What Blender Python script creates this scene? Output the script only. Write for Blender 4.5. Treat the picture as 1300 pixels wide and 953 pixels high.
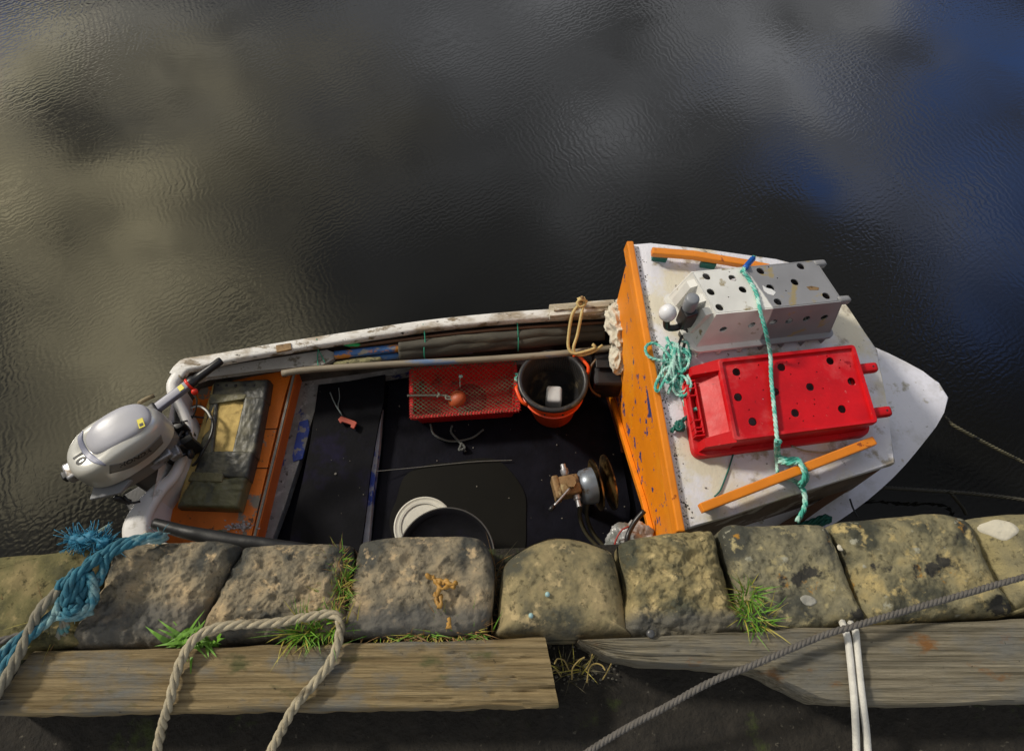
import bpy, bmesh, math, random
from mathutils import Vector, Matrix, noise
from mathutils.geometry import tessellate_polygon
R = math.radians
random.seed(7)
scn = bpy.context.scene
for o in list(bpy.data.objects): bpy.data.objects.remove(o)

# ------------------------------------------------------------------ camera
F = 928.0; CX, CY = 650.0, 432.0; TH = R(28); H = 3.5     # focal length in photo pixels, tilt, height above water
cd = bpy.data.cameras.new('camera'); cam = bpy.data.objects.new('camera', cd); scn.collection.objects.link(cam)
cam.location = (0, 0, H); cam.rotation_euler = (TH, 0, 0)
cd.sensor_width = 36; cd.lens = 36*F/1300; cd.shift_y = -(476.5-CY)/1300; cd.clip_end = 2000; cd.clip_start = 0.05
scn.camera = cam
CT, ST = math.cos(TH), math.sin(TH)
def ray(u, v):
    x, y = (u-CX)/F, -(v-CY)/F
    return Vector((x, y*CT+ST, y*ST-CT))
def P(u, v, z):
    d = ray(u, v); t = (z-H)/d.z
    return Vector((0, 0, H))+d*t

# ------------------------------------------------------------------ sky, sun, exposure
SUN_EL, SUN_AZ = R(38), math.atan2(-0.88, 0.47)      # azimuth from +Y towards +X
SD = Vector((math.sin(SUN_AZ)*math.cos(SUN_EL), math.cos(SUN_AZ)*math.cos(SUN_EL), math.sin(SUN_EL)))
w = bpy.data.worlds.new('World'); scn.world = w; w.use_nodes = True
nt = w.node_tree; N = nt.nodes; L = nt.links; N.clear()
def wn(t, **k):
    n = N.new(t)
    for a, b in k.items(): setattr(n, a, b)
    return n
def wm(op, a, b=None, c=None, clamp=False):
    n = wn('ShaderNodeMath', operation=op); n.use_clamp = clamp
    for i, x in enumerate((a, b, c)):
        if x is None: continue
        if isinstance(x, (int, float)): n.inputs[i].default_value = x
        else: L.new(x, n.inputs[i])
    return n.outputs[0]
sky = wn('ShaderNodeTexSky', sky_type='NISHITA'); sky.sun_disc = False
sky.sun_elevation = SUN_EL; sky.sun_rotation = SUN_AZ
tc = wn('ShaderNodeTexCoord'); sp = wn('ShaderNodeSeparateXYZ'); L.new(tc.outputs['Generated'], sp.inputs[0])
zc = wm('MAXIMUM', wm('ABSOLUTE', sp.outputs[2]), 0.16)
cb = wn('ShaderNodeCombineXYZ'); L.new(wm('DIVIDE', sp.outputs[0], zc), cb.inputs[0]); L.new(wm('DIVIDE', sp.outputs[1], zc), cb.inputs[1])
def wnoise(scale, detail, off):
    mp = wn('ShaderNodeMapping'); mp.inputs['Location'].default_value = off; L.new(cb.outputs[0], mp.inputs[0])
    n = wn('ShaderNodeTexNoise'); n.inputs['Scale'].default_value = scale; n.inputs['Detail'].default_value = detail
    L.new(mp.outputs[0], n.inputs['Vector']); return n
dn = wnoise(2.6, 4, (3, 1, 0))
sub = wn('ShaderNodeVectorMath', operation='SUBTRACT'); L.new(dn.outputs['Color'], sub.inputs[0]); sub.inputs[1].default_value = (.5, .5, .5)
scl = wn('ShaderNodeVectorMath', operation='SCALE'); L.new(sub.outputs[0], scl.inputs[0]); scl.inputs['Scale'].default_value = 0.75
ws = wn('ShaderNodeVectorMath', operation='ADD'); L.new(cb.outputs[0], ws.inputs[0]); L.new(scl.outputs[0], ws.inputs[1])
def bank(lst):                        # soft cloud banks: (direction as x/z, y/z; size; strength)
    acc = None
    for (cx, cy, r, s) in lst:
        d = wn('ShaderNodeVectorMath', operation='DISTANCE'); L.new(ws.outputs[0], d.inputs[0]); d.inputs[1].default_value = (cx, cy, 0)
        q = wm('DIVIDE', d.outputs['Value'], r); e = wm('EXPONENT', wm('MULTIPLY', wm('MULTIPLY', q, q), -1.0)); e = wm('MULTIPLY', e, s)
        acc = e if acc is None else wm('ADD', acc, e)
    return acc
WARM = [(-.78, .72, .22, 1.0), (-.62, .50, .20, 1.1), (-.95, 1.05, .3, .8), (-.40, .42, .15, .45), (-.45, .95, .16, .35), (-1.0,.62,.16,-.5)]
GREY = [(.62, 1.22, .30, 1.0), (.28, 1.30, .28, .55), (-.15, 1.25, .3, .4), (.70, .82, .12, .55), (.12, .86, .12, .18), (-.75, 1.3, .3, .4)]
BLUE = [(.50, .90, .12, .8), (1.12, 1.08, .26, .8), (.80, .78, .16, .6), (.98, .60, .18, .45), (1.1, .85, .15, .5), (.86, 1.18, .14, .5), (-1.15, 1.30, .18, .7)]
fine = wnoise(3.6, 6, (9, 2, 0)); mod = wm('MAXIMUM', wm('MULTIPLY_ADD', fine.outputs['Fac'], 4.2, -1.05), 0.12)
big = wnoise(.9, 4, (1, 5, 0)); br = wm('MULTIPLY_ADD', big.outputs['Fac'], 1.1, -.36)
fw = wm('MULTIPLY', bank(WARM), mod); fg = wm('MULTIPLY', bank(GREY), mod); fb = wm('MULTIPLY', bank(BLUE), mod, clamp=True)
def vscale(col, fac):
    n = wn('ShaderNodeVectorMath', operation='SCALE'); n.inputs[0].default_value = col
    if isinstance(fac, (int, float)): n.inputs['Scale'].default_value = fac
    else: L.new(fac, n.inputs['Scale'])
    return n.outputs[0]
def vadd(a, b):
    n = wn('ShaderNodeVectorMath', operation='ADD'); L.new(a, n.inputs[0]); L.new(b, n.inputs[1]); return n.outputs[0]
# the part of the sky behind the quay and overhead is an even bright overcast, the part over the water is darker
behind = wm('MULTIPLY_ADD', sp.outputs[1], -1.6, .25, clamp=True)
skb0 = vscale((.14, .38, 1.25), 1.0)
cloud = vadd(vadd(vscale((.97, 1.0, 1.05), wm('ADD', br, wm('MULTIPLY', behind, .42))), vscale((2.35, 2.05, 1.25), fw)), vscale((1.35, 1.38, 1.45), fg))
skb = wn('ShaderNodeVectorMath', operation='SCALE'); L.new(sky.outputs[0], skb.inputs[0]); skb.inputs['Scale'].default_value = 0.15
skb = type('o', (), {'outputs': [vadd(skb.outputs[0], skb0)]})
mx = wn('ShaderNodeMix', data_type='RGBA'); L.new(wm('MULTIPLY', fb, 0.95), mx.inputs[0]); L.new(cloud, mx.inputs[6]); L.new(skb.outputs[0], mx.inputs[7])
bg = wn('ShaderNodeBackground'); L.new(mx.outputs[2], bg.inputs[0]); bg.inputs[1].default_value = 1.0
out = wn('ShaderNodeOutputWorld'); L.new(bg.outputs[0], out.inputs[0])
sl = bpy.data.lights.new('sun', 'SUN'); sl.energy = 3.0; sl.angle = R(7); sl.color = (1, .93, .82)
so = bpy.data.objects.new('sun', sl); scn.collection.objects.link(so); so.rotation_euler = SD.to_track_quat('Z', 'Y').to_euler(); so.location = (-3, 3, 6)
scn.view_settings.view_transform = 'Standard'; scn.view_settings.look = 'None'; scn.view_settings.exposure = 0.0; scn.view_settings.gamma = 1
scn.render.resolution_x = 1024; scn.render.resolution_y = 750

# ------------------------------------------------------------------ materials
MATS = {}
def M(name, col, rough=.6, var=.2, vs=6, bump=.15, bs=60, spots=(), metal=0, stretch=(1, 1, 1), spec=.5, bdist=.004, coord='Object', trans=0, rvar=0):
    if name in MATS: return MATS[name]
    m = bpy.data.materials.new(name); m.use_nodes = True; t = m.node_tree; n = t.nodes; l = t.links
    b = n['Principled BSDF']; b.inputs['Roughness'].default_value = rough; b.inputs['Metallic'].default_value = metal
    b.inputs['Specular IOR Level'].default_value = spec
    if trans: b.inputs['Transmission Weight'].default_value = trans
    tc = n.new('ShaderNodeTexCoord'); mp = n.new('ShaderNodeMapping'); mp.inputs['Scale'].default_value = stretch
    l.new(tc.outputs[coord], mp.inputs[0])
    def nz(scale, detail=6, off=0., ro=.6):
        q = n.new('ShaderNodeTexNoise'); q.inputs['Scale'].default_value = scale; q.inputs['Detail'].default_value = detail; q.inputs['Roughness'].default_value = ro
        if off:
            m2 = n.new('ShaderNodeMapping'); m2.inputs['Location'].default_value = (off, off*1.7, off*.3); l.new(mp.outputs[0], m2.inputs[0]); l.new(m2.outputs[0], q.inputs['Vector'])
        else: l.new(mp.outputs[0], q.inputs['Vector'])
        return q.outputs['Fac']
    rp = n.new('ShaderNodeValToRGB'); e = rp.color_ramp.elements
    e[0].position = .3; e[1].position = .7
    e[0].color = (*[c*(1-var) for c in col], 1); e[1].color = (*[min(1, c*(1+var)) for c in col], 1)
    l.new(nz(vs), rp.inputs[0]); cur = rp.outputs[0]
    for i, (sc, scale, thr, soft) in enumerate(spots):
        r2 = n.new('ShaderNodeMapRange'); r2.inputs['From Min'].default_value = thr; r2.inputs['From Max'].default_value = thr+soft
        l.new(nz(scale, 7, 3.1+i*5.3, .65), r2.inputs['Value'])
        mm = n.new('ShaderNodeMix'); mm.data_type = 'RGBA'; l.new(r2.outputs[0], mm.inputs[0]); l.new(cur, mm.inputs[6]); mm.inputs[7].default_value = (*sc, 1)
        cur = mm.outputs[2]
    l.new(cur, b.inputs['Base Color'])
    if rvar:
        r3 = n.new('ShaderNodeMapRange'); r3.inputs['To Min'].default_value = rough-rvar; r3.inputs['To Max'].default_value = min(1, rough+rvar)
        l.new(nz(vs*2.3, 5, 8.8), r3.inputs['Value']); l.new(r3.outputs[0], b.inputs['Roughness'])
    if bump:
        bp = n.new('ShaderNodeBump'); bp.inputs['Strength'].default_value = bump; bp.inputs['Distance'].default_value = bdist
        l.new(nz(bs, 6, 1.3), bp.inputs['Height']); l.new(bp.outputs[0], b.inputs['Normal'])
    m['b'] = 1; MATS[name] = m
    return m

WHITE = M('worn_white_gelcoat', (.74, .73, .72), .5, .08, 9, .2, 50, [((.34, .31, .24), 5.5, .52, .12), ((.20, .16, .11), 26, .66, .04), ((.04, .03, .025), 55, .72, .02)])
WHITED = M('dirty_white_gunwale', (.70, .68, .64), .55, .12, 8, .5, 60, [((.34, .28, .20), 6, .47, .12), ((.20, .15, .09), 14, .56, .06), ((.04, .03, .02), 40, .64, .03)], stretch=(.6, 1.4, 1))
ROOFW = M('speckled_white_roof', (.72, .72, .77), .55, .06, 4, .45, 90, [((.68, .63, .50), 3.0, .52, .1), ((.40, .35, .27), 9, .56, .08), ((.13, .11, .09), 38, .655, .03), ((.33, .13, .04), 6.5, .70, .03), ((.03, .025, .02), 75, .73, .02)])
DECKW = M('white_foredeck', (.74, .74, .82), .5, .05, 5, .25, 80, [((.50, .49, .50), 4, .50, .16), ((.40, .37, .30), 14, .60, .08), ((.12, .10, .08), 48, .665, .02)])
ORANGE = M('orange_paint_chipped', (.82, .25, .004), .5, .10, 6, .4, 45, [((.90, .33, .01), 3, .55, .15), ((.045, .05, .17), 13, .60, .012), ((.05, .055, .18), 4.5, .60, .01), ((.10, .035, .01), 60, .70, .02)], stretch=(1, 1, .8))
ORANGE2 = M('orange_seat_paint', (.68, .16, .008), .55, .22, 7, .5, 40, [((.22, .19, .15), 8, .58, .03), ((.10, .04, .015), 17, .60, .06), ((.30, .25, .2), 30, .67, .02)])
ORANGE3 = M('orange_rail_varnish', (.76, .235, .010), .4, .15, 12, .4, 30, [((.30, .07, .01), 30, .64, .03)], stretch=(.4, .4, 1))
GREYP = M('grey_painted_timber', (.22, .21, .20), .7, .3, 14, .5, 50, [((.36, .35, .33), 11, .55, .08), ((.015, .03, .15), 4, .62, .02), ((.05, .04, .03), 30, .6, .06)])
BLUEP = M('blue_worn_paint', (.02, .05, .30), .55, .3, 14, .4, 50, [((.22, .21, .20), 14, .52, .04)])
FLOOR = M('dark_boat_floor', (.005, .005, .009), .6, .5, 9, .4, 40, [((.05, .045, .04), 50, .70, .03), ((.35, .33, .30), 75, .76, .01)], spec=.08)
MATB = M('black_rubber_mat', (.005, .005, .007), .6, .3, 12, .25, 60, [((.03, .028, .025), 40, .70, .03), ((.4, .38, .34), 70, .765, .01), ((.010, .008, .025), 3, .55, .1)], spec=.08)
HULLD = M('dark_hull_inside', (.07, .062, .05), .7, .4, 9, .4, 40, [((.02, .018, .015), 6, .5, .1)])
BLACKP = M('black_plastic', (.014, .014, .016), .38, .2, 20, .1, 90)
GREYPL = M('grey_plastic', (.22, .23, .25), .4, .1, 20, .1, 90)
RED = M('red_crate_plastic', (.55, .005, .009), .45, .2, 7, .25, 60, [((.62, .07, .07), 4, .55, .14), ((.60, .20, .18), 55, .67, .03), ((.30, .006, .01), 18, .64, .05)], rvar=.12, spec=.3)
REDD = M('red_tray_plastic', (.58, .008, .010), .45, .2, 9, .25, 60, [((.2, .01, .01), 9, .55, .1)])
CRATEW = None
BUCKET = M('orange_bucket_plastic', (.85, .085, .008), .38, .08, 6, .12, 60, [((.45, .04, .01), 12, .66, .05)])
CLOTH = M('cream_rag_cloth', (.60, .56, .46), .85, .12, 14, .5, 160, [((.38, .32, .22), 9, .58, .08)])
SILVER = M('silver_cowling', (.64, .63, .58), .27, .05, 3, .03, 90, [((.28, .26, .22), 14, .70, .05)], metal=.25)
LAV = M('pale_grey_cowling_top', (.46, .46, .50), .34, .03, 3, .03, 90, [((.3, .3, .33), 22, .72, .04)])
LAVD = M('grey_lavender_trim', (.25, .26, .34), .4, .05, 5, .05, 60)
DGREY = M('dark_grey_band', (.19, .18, .16), .4, .1, 5, .05, 60)
STEEL = M('dull_metal', (.42, .42, .44), .42, .2, 12, .2, 60, [((.12, .1, .08), 14, .58, .08)], metal=.7)
DMETAL = M('dark_oily_metal', (.03, .03, .032), .45, .3, 12, .2, 60, metal=.4)
BRASS = M('worn_brass', (.50, .33, .13), .3, .2, 10, .2, 50, [((.05, .028, .012), 8, .46, .1)], metal=.9)
RUST = M('rusty_cast_metal', (.26, .16, .07), .65, .35, 14, .6, 60, [((.45, .37, .20), 9, .56, .06), ((.06, .03, .015), 18, .58, .05)], metal=.2)
YEL = M('yellow_sticker', (.72, .62, .02), .4, .05, 20, .02, 50)
BLK = M('black_print', (.012, .012, .012), .5, .05, 20, 0)
REDPL = M('red_plastic_trim', (.75, .03, .01), .35, .05, 20, 0)
CUSH = M('black_vinyl_cushion', (.036, .037, .034), .45, .35, 9, .7, 26, [((.13, .12, .075), 5, .46, .14)], bdist=.006)
TAPE = M('old_olive_tape', (.15, .135, .065), .5, .35, 9, .7, 26, [((.05, .05, .04), 8, .52, .1)], bdist=.006)
FOAM = M('yellow_foam', (.46, .33, .11), .85, .25, 8, .9, 22, [((.22, .14, .04), 9, .56, .1)], bdist=.008)
TEAL = M('teal_polypropylene_rope', (.07, .42, .33), .55, .3, 60, .3, 200, [((.45, .70, .62), 24, .46, .12)])
TEALD = M('dark_teal_rope', (.006, .11, .085), .6, .25, 60, .3, 200)
BLUER = M('faded_blue_rope', (.018, .12, .17), .75, .35, 30, .4, 220, [((.22, .34, .33), 14, .50, .12), ((.02, .05, .07), 22, .60, .08)])
BEIGER = M('beige_rope', (.36, .31, .21), .85, .2, 50, .5, 220, [((.16, .13, .08), 20, .56, .1)])
OLIVER = M('grey_olive_rope', (.20, .18, .13), .85, .25, 50, .5, 220, [((.08, .22, .22), 14, .6, .08)])
GREYR = M('grey_hawser', (.11, .10, .088), .8, .2, 60, .5, 250)
WHITER = M('white_braided_cord', (.58, .56, .50), .8, .12, 60, .4, 250)
YELR = M('yellowed_cord', (.55, .42, .18), .75, .2, 50, .3, 200)
DARKR = M('dark_wet_rope', (.045, .042, .03), .6, .3, 50, .4, 200)
BROWNR = M('brown_hose', (.13, .075, .035), .5, .2, 30, .1, 100)
GREENS = M('green_twine', (.02, .25, .16), .6, .1, 40, 0)
NETM = M('green_net_twine', (.09, .10, .05), .7, .3, 20, 0, 10, [((.02, .22, .13), 5, .5, .1)])
POLEM = M('bare_wood_pole', (.25, .21, .15), .6, .2, 7, .4, 60, [((.10, .17, .30), 6, .58, .06), ((.15, .11, .06), 13, .58, .08)], stretch=(.5, 2, 2))
OARM = M('blue_orange_flaked_oar', (.05, .14, .36), .6, .3, 14, .5, 60, [((.52, .20, .03), 10, .50, .03), ((.30, .28, .24), 18, .56, .04)], stretch=(.7, 1.5, 1.5))
ROLLM = M('grey_canvas_roll', (.062, .056, .042), .8, .4, 7, .6, 60, [((.13, .12, .085), 6, .55, .1)], stretch=(.5, 1.5, 1.5))
BROWNW = M('brown_wood_strip', (.10, .045, .02), .7, .3, 12, .4, 60, stretch=(.4, 2, 2))
PADM = M('flaked_white_wood', (.42, .36, .26), .7, .3, 12, .6, 50, [((.66, .62, .54), 9, .5, .06), ((.10, .05, .02), 15, .60, .05)], stretch=(.6, 2, 1))
TERRA = M('terracotta_float', (.42, .085, .025), .5, .2, 6, .2, 50)
CANW = M('pale_translucent_plastic', (.62, .62, .62), .4, .1, 8, .1, 40)
LIDW = M('cream_plastic_lid', (.62, .60, .52), .45, .12, 9, .15, 60, [((.3, .27, .18), 8, .6, .08)])
RUBBER = M('black_rubber_sheet', (.012, .012, .013), .5, .2, 9, .4, 30)
WET = M('oily_bilge_water', (.0065, .006, .0045), .35, .2, 3, .05, 20, spec=.2)
SEAWEED = M('dried_bladderwrack', (.36, .19, .035), .6, .3, 20, .4, 60, [((.10, .05, .015), 22, .56, .06)])
LEAFG = M('grass_green', (.12, .27, .02), .55, .45, 30, 0)
LEAFY = M('grass_yellowed', (.34, .29, .05), .6, .45, 30, 0)
LEAFB = M('dry_grass_brown', (.22, .12, .04), .7, .4, 30, 0)
LEAFD = M('dark_dry_stem', (.07, .06, .03), .7, .4, 30, 0)
FLAKE = M('old_grey_flakes', (.42, .40, .42), .7, .2, 20, .2, 60)

# ------------------------------------------------------------------ object helpers
WL = {}
def put(name, vs, fs, mat, parent=None, smooth=False, loc=None, auto=None):
    if loc is None:
        xs = [v[0] for v in vs]; ys = [v[1] for v in vs]; zs = [v[2] for v in vs]
        loc = Vector(((min(xs)+max(xs))/2, (min(ys)+max(ys))/2, min(zs)))
    loc = Vector(loc)
    me = bpy.data.meshes.new(name); me.from_pydata([tuple(Vector(v)-loc) for v in vs], [], [tuple(f) for f in fs]); me.update()
    bm = bmesh.new(); bm.from_mesh(me); bmesh.ops.recalc_face_normals(bm, faces=bm.faces); bm.to_mesh(me); bm.free()
    if isinstance(mat, (list, tuple)):
        for x in mat: me.materials.append(x)
    else: me.materials.append(mat)
    if smooth: me.polygons.foreach_set('use_smooth', [True]*len(me.polygons))
    if auto is not None:
        me.polygons.foreach_set('use_smooth', [True]*len(me.polygons)); me.set_sharp_from_angle(angle=R(auto))
    o = bpy.data.objects.new(name, me); scn.collection.objects.link(o)
    WL[o] = loc
    if parent is not None:
        o.parent = parent; o.location = loc-WL[parent]
    else: o.location = loc
    return o
def empty(name, loc):
    o = bpy.data.objects.new(name, None); scn.collection.objects.link(o); o.location = loc; WL[o] = Vector(loc); o.empty_display_size = .1
    return o
def tag(o, label=None, cat=None, group=None, kind=None):
    if label: o['label'] = label
    if cat: o['category'] = cat
    if group: o['group'] = group
    if kind: o['kind'] = kind
    return o
class G:                      # collects shapes for one mesh
    def __init__(s): s.v = []; s.f = []
    def add(s, vs, fs):
        b = len(s.v); s.v += [Vector(v) for v in vs]; s.f += [tuple(b+i for i in f) for f in fs]; return s
    def put(s, name, mat, parent=None, **k): return put(name, s.v, s.f, mat, parent, **k)
def frame(o, ex, ey, ez):
    return lambda a, b, c: o+ex*a+ey*b+ez*c
def from_bm(bm, fn=None):
    bm.verts.ensure_lookup_table(); bm.verts.index_update()
    vs = [v.co.copy() if fn is None else fn(*v.co) for v in bm.verts]; fs = [[v.index for v in f.verts] for f in bm.faces]; bm.free(); return vs, fs
def box(c, s, fn=None, bev=.004, seg=2):         # bevelled box, optionally in a local frame
    bm = bmesh.new(); bmesh.ops.create_cube(bm, size=1)
    for v in bm.verts: v.co = Vector((c[0]+v.co.x*s[0], c[1]+v.co.y*s[1], c[2]+v.co.z*s[2]))
    if bev: bmesh.ops.bevel(bm, geom=bm.edges[:], offset=min(bev, .45*min(s)), segments=seg, profile=.6, affect='EDGES')
    return from_bm(bm, fn)
def crom(pts, ds, closed=False):
    pts = [Vector(p) for p in pts]; n = len(pts); o = []
    rng = range(n) if closed else range(n-1)
    for i in rng:
        if closed: p0, p1, p2, p3 = pts[i-1], pts[i], pts[(i+1) % n], pts[(i+2) % n]
        else:
            p1, p2 = pts[i], pts[i+1]; p0 = pts[i-1] if i else p1*2-p2; p3 = pts[i+2] if i+2 < n else p2*2-p1
        k = max(2, int((p2-p1).length/ds))
        for j in range(k):
            t = j/k
            o.append(.5*((2*p1)+(p2-p0)*t+(2*p0-5*p1+4*p2-p3)*t*t+(3*p1-p0-3*p2+p3)*t**3))
    if not closed: o.append(pts[-1])
    return o
def frames(path, closed=False):
    n = len(path); out = []; up = None
    for i in range(n):
        a = path[i-1] if (i or closed) else path[0]; b = path[(i+1) % n] if (i < n-1 or closed) else path[-1]
        t = (b-a).normalized() if (b-a).length > 1e-9 else Vector((1, 0, 0))
        if up is None:
            up = Vector((0, 0, 1)) if abs(t.z) < .9 else Vector((1, 0, 0))
        s = t.cross(up)
        if s.length < 1e-6: s = t.cross(Vector((1, 0, .1)))
        s.normalize(); up = s.cross(t).normalized(); out.append((t, s, up))
    return out
def tube(path, r, seg=8, closed=False, rf=None):
    fr = frames(path, closed); vs = []; fs = []; n = len(path)
    for i, p in enumerate(path):
        rr = r*(rf(i/(n-1)) if rf else 1)
        for k in range(seg):
            a = 2*math.pi*k/seg; vs.append(p+fr[i][1]*math.cos(a)*rr+fr[i][2]*math.sin(a)*rr)
    m = n if closed else n-1
    for i in range(m):
        for k in range(seg):
            a = i*seg+k; b = i*seg+(k+1) % seg; c = ((i+1) % n)*seg+(k+1) % seg; d = ((i+1) % n)*seg+k; fs.append((a, b, c, d))
    if not closed:
        fs.append(tuple(range(seg))[::-1]); fs.append(tuple(range((n-1)*seg, n*seg)))
    return vs, fs
def rope(pts, r, g=None, pitch=None, closed=False, ds=None, strands=3, seg=6, jit=.0):
    ds = ds or r*.7; pitch = pitch or r*7.5
    c = crom(pts, ds, closed)
    if jit: c = [p+Vector(noise.noise_vector(p*9))*jit for p in c]
    fr = frames(c, closed); g = g or G(); s = 0; ph = []
    for i, p in enumerate(c):
        if i: s += (p-c[i-1]).length
        ph.append(s/pitch*2*math.pi)
    for k in range(strands):
        a0 = 2*math.pi*k/strands
        sp = [p+(fr[i][1]*math.cos(ph[i]+a0)+fr[i][2]*math.sin(ph[i]+a0))*r*.52 for i, p in enumerate(c)]
        g.add(*tube(sp, r*.55, seg, closed))
    return g
def cord(pts, r, g=None, seg=6, ds=.012, closed=False, rf=None):
    g = g or G(); g.add(*tube(crom(pts, ds, closed), r, seg, closed, rf)); return g
def lathe(prof, o, ax=Vector((0, 0, 1)), seg=40, sx=1, caps=(False, False)):
    ax = ax.normalized(); a = ax.orthogonal().normalized()
    if abs(ax.z) > .9: a = Vector((1, 0, 0))
    b = ax.cross(a).normalized(); vs = []; fs = []
    for (r, h) in prof:
        for k in range(seg):
            t = 2*math.pi*k/seg; vs.append(o+ax*h+a*math.cos(t)*r*sx+b*math.sin(t)*r)
    for i in range(len(prof)-1):
        for k in range(seg): fs.append((i*seg+k, i*seg+(k+1) % seg, (i+1)*seg+(k+1) % seg, (i+1)*seg+k))
    if caps[0]: fs.append(tuple(range(seg))[::-1])
    if caps[1]: fs.append(tuple(range((len(prof)-1)*seg, len(prof)*seg)))
    return vs, fs
def prism(poly, dz, bev=.004, seg=2, up=Vector((0, 0, 1))):     # top outline (3D points) extruded down by dz, bevelled
    bm = bmesh.new(); t = [bm.verts.new(p) for p in poly]; b = [bm.verts.new(p-up*dz) for p in poly]; n = len(poly)
    bm.faces.new(t); bm.faces.new(b[::-1])
    for i in range(n): bm.faces.new((t[i], b[i], b[(i+1) % n], t[(i+1) % n]))
    if bev: bmesh.ops.bevel(bm, geom=bm.edges[:], offset=bev, segments=seg, profile=.6, affect='EDGES', clamp_overlap=True)
    return from_bm(bm)
def plate(outline, holes, th, fn):     # 2D plate with round holes (cx,cy,r), solid, mapped by fn(x,y,z)
    loops = [[Vector((x, y, 0)) for x, y in outline]]
    for (cx, cy, r) in holes:
        k = 18 if r > .006 else 8
        loops.append([Vector((cx+r*math.cos(2*math.pi*i/k), cy+r*math.sin(2*math.pi*i/k), 0)) for i in range(k)][::-1])
    tris = tessellate_polygon(loops); flat = [p for l in loops for p in l]; n = len(flat)
    vs = [fn(p.x, p.y, 0) for p in flat]+[fn(p.x, p.y, -th) for p in flat]
    fs = [tuple(t) for t in tris]+[tuple(i+n for i in t[::-1]) for t in tris]
    b = 0
    for l in loops:
        k = len(l)
        for i in range(k): fs.append((b+i, b+(i+1) % k, b+(i+1) % k+n, b+i+n))
        b += k
    return vs, fs
def blob(c, s, amp, fr, sub=5, seed=0, ridge=False, rot=0):
    bm = bmesh.new(); bmesh.ops.create_icosphere(bm, subdivisions=sub, radius=1)
    cr, sr = math.cos(rot), math.sin(rot)
    for v in bm.verts:
        p = v.co.copy(); q = p*fr+Vector((seed, seed*2, 0))
        if ridge: d = 1-abs(noise.noise(q))*2.4+.6*(.5-abs(noise.noise(q*2.3+Vector((5, 1, 2)))))
        else: d = 1+noise.fractal(q, .7, 2, 4)
        k = 1+amp*(d-.5); x, y, z = p.x*s[0]*k, p.y*s[1]*k, p.z*s[2]*k
        v.co = Vector((c[0]+x*cr-y*sr, c[1]+x*sr+y*cr, c[2]+z))
    return from_bm(bm)
def sweep(path, wid, thk, rad=.012):       # rounded flat rail lying on its path; wid, thk: functions of t
    fr = frames(path); n = len(path); vs = []; fs = []; K = None
    for i, p in enumerate(path):
        t = i/(n-1); a = wid(t)/2; b = thk(t); r = min(rad, a*.9, b*.45); s = Vector((fr[i][0].y, -fr[i][0].x, 0)).normalized(); pr = []
        for (cx, cy, a0) in ((a-r, -r, 0), (-a+r, -r, 90), (-a+r, -b+r, 180), (a-r, -b+r, 270)):
            for k in range(4):
                an = R(a0+k*30); pr.append((cx+r*math.cos(an), cy+r*math.sin(an)))
        K = len(pr)
        for (x, y) in pr: vs.append(p+s*x+Vector((0, 0, y)))
    for i in range(n-1):
        for k in range(K): fs.append((i*K+k, i*K+(k+1) % K, (i+1)*K+(k+1) % K, (i+1)*K+k))
    fs.append(tuple(range(K))); fs.append(tuple(range((n-1)*K, n*K))[::-1])
    return vs, fs
def resample(pts, n):
    c = crom(pts, .01); L_ = [0]
    for i in range(1, len(c)): L_.append(L_[-1]+(c[i]-c[i-1]).length)
    out = []; j = 0
    for i in range(n):
        t = L_[-1]*i/(n-1)
        while j < len(c)-2 and L_[j+1] < t: j += 1
        f = (t-L_[j])/max(1e-9, L_[j+1]-L_[j]); out.append(c[j].lerp(c[j+1], min(1, f)))
    return out
def text_mesh(txt, size, fn, ext=.0012, shear=0.0):
    cu = bpy.data.curves.new('lettering', 'FONT'); cu.body = txt; cu.size = size; cu.extrude = ext; cu.shear = shear; cu.align_x = 'CENTER'; cu.align_y = 'CENTER'; cu.offset = size*.035; cu.resolution_u = 3
    ob = bpy.data.objects.new('lettering', cu); me = ob.to_mesh()
    vs = [fn(v.co.x, v.co.y, v.co.z) for v in me.vertices]; fs = [list(p.vertices) for p in me.polygons]
    ob.to_mesh_clear(); bpy.data.objects.remove(ob); bpy.data.curves.remove(cu); return vs, fs

# ================================================================== WATER
wm_ = bpy.data.materials.new('harbour_water'); wm_.use_nodes = True; t = wm_.node_tree; n = t.nodes; l = t.links
b = n['Principled BSDF']; b.inputs['Base Color'].default_value = (.0055, .0055, .005, 1); b.inputs['Roughness'].default_value = .035; b.inputs['IOR'].default_value = 1.48
tcn = n.new('ShaderNodeTexCoord')
def wav(rot, scale, dist, dsc, off=0, stretch=(1, 1, 1)):
    mp = n.new('ShaderNodeMapping'); mp.inputs['Rotation'].default_value = (0, 0, R(rot)); mp.inputs['Location'].default_value = (off, off, 0); mp.inputs['Scale'].default_value = stretch
    l.new(tcn.outputs['Object'], mp.inputs[0]); q = n.new('ShaderNodeTexWave'); q.inputs['Scale'].default_value = scale
    q.inputs['Distortion'].default_value = dist; q.inputs['Detail'].default_value = 2; q.inputs['Detail Scale'].default_value = dsc; l.new(mp.outputs[0], q.inputs['Vector']); return q.outputs['Fac']
def nzw(scale, det, stretch=(1, 1, 1), rot=0, off=0):
    mp = n.new('ShaderNodeMapping'); mp.inputs['Scale'].default_value = stretch; mp.inputs['Rotation'].default_value = (0, 0, R(rot)); mp.inputs['Location'].default_value = (off, off, 0)
    l.new(tcn.outputs['Object'], mp.inputs[0]); q = n.new('ShaderNodeTexNoise'); q.inputs['Scale'].default_value = scale; q.inputs['Detail'].default_value = det
    q.inputs['Distortion'].default_value = .4; l.new(mp.outputs[0], q.inputs['Vector']); return q.outputs['Fac']
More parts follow.
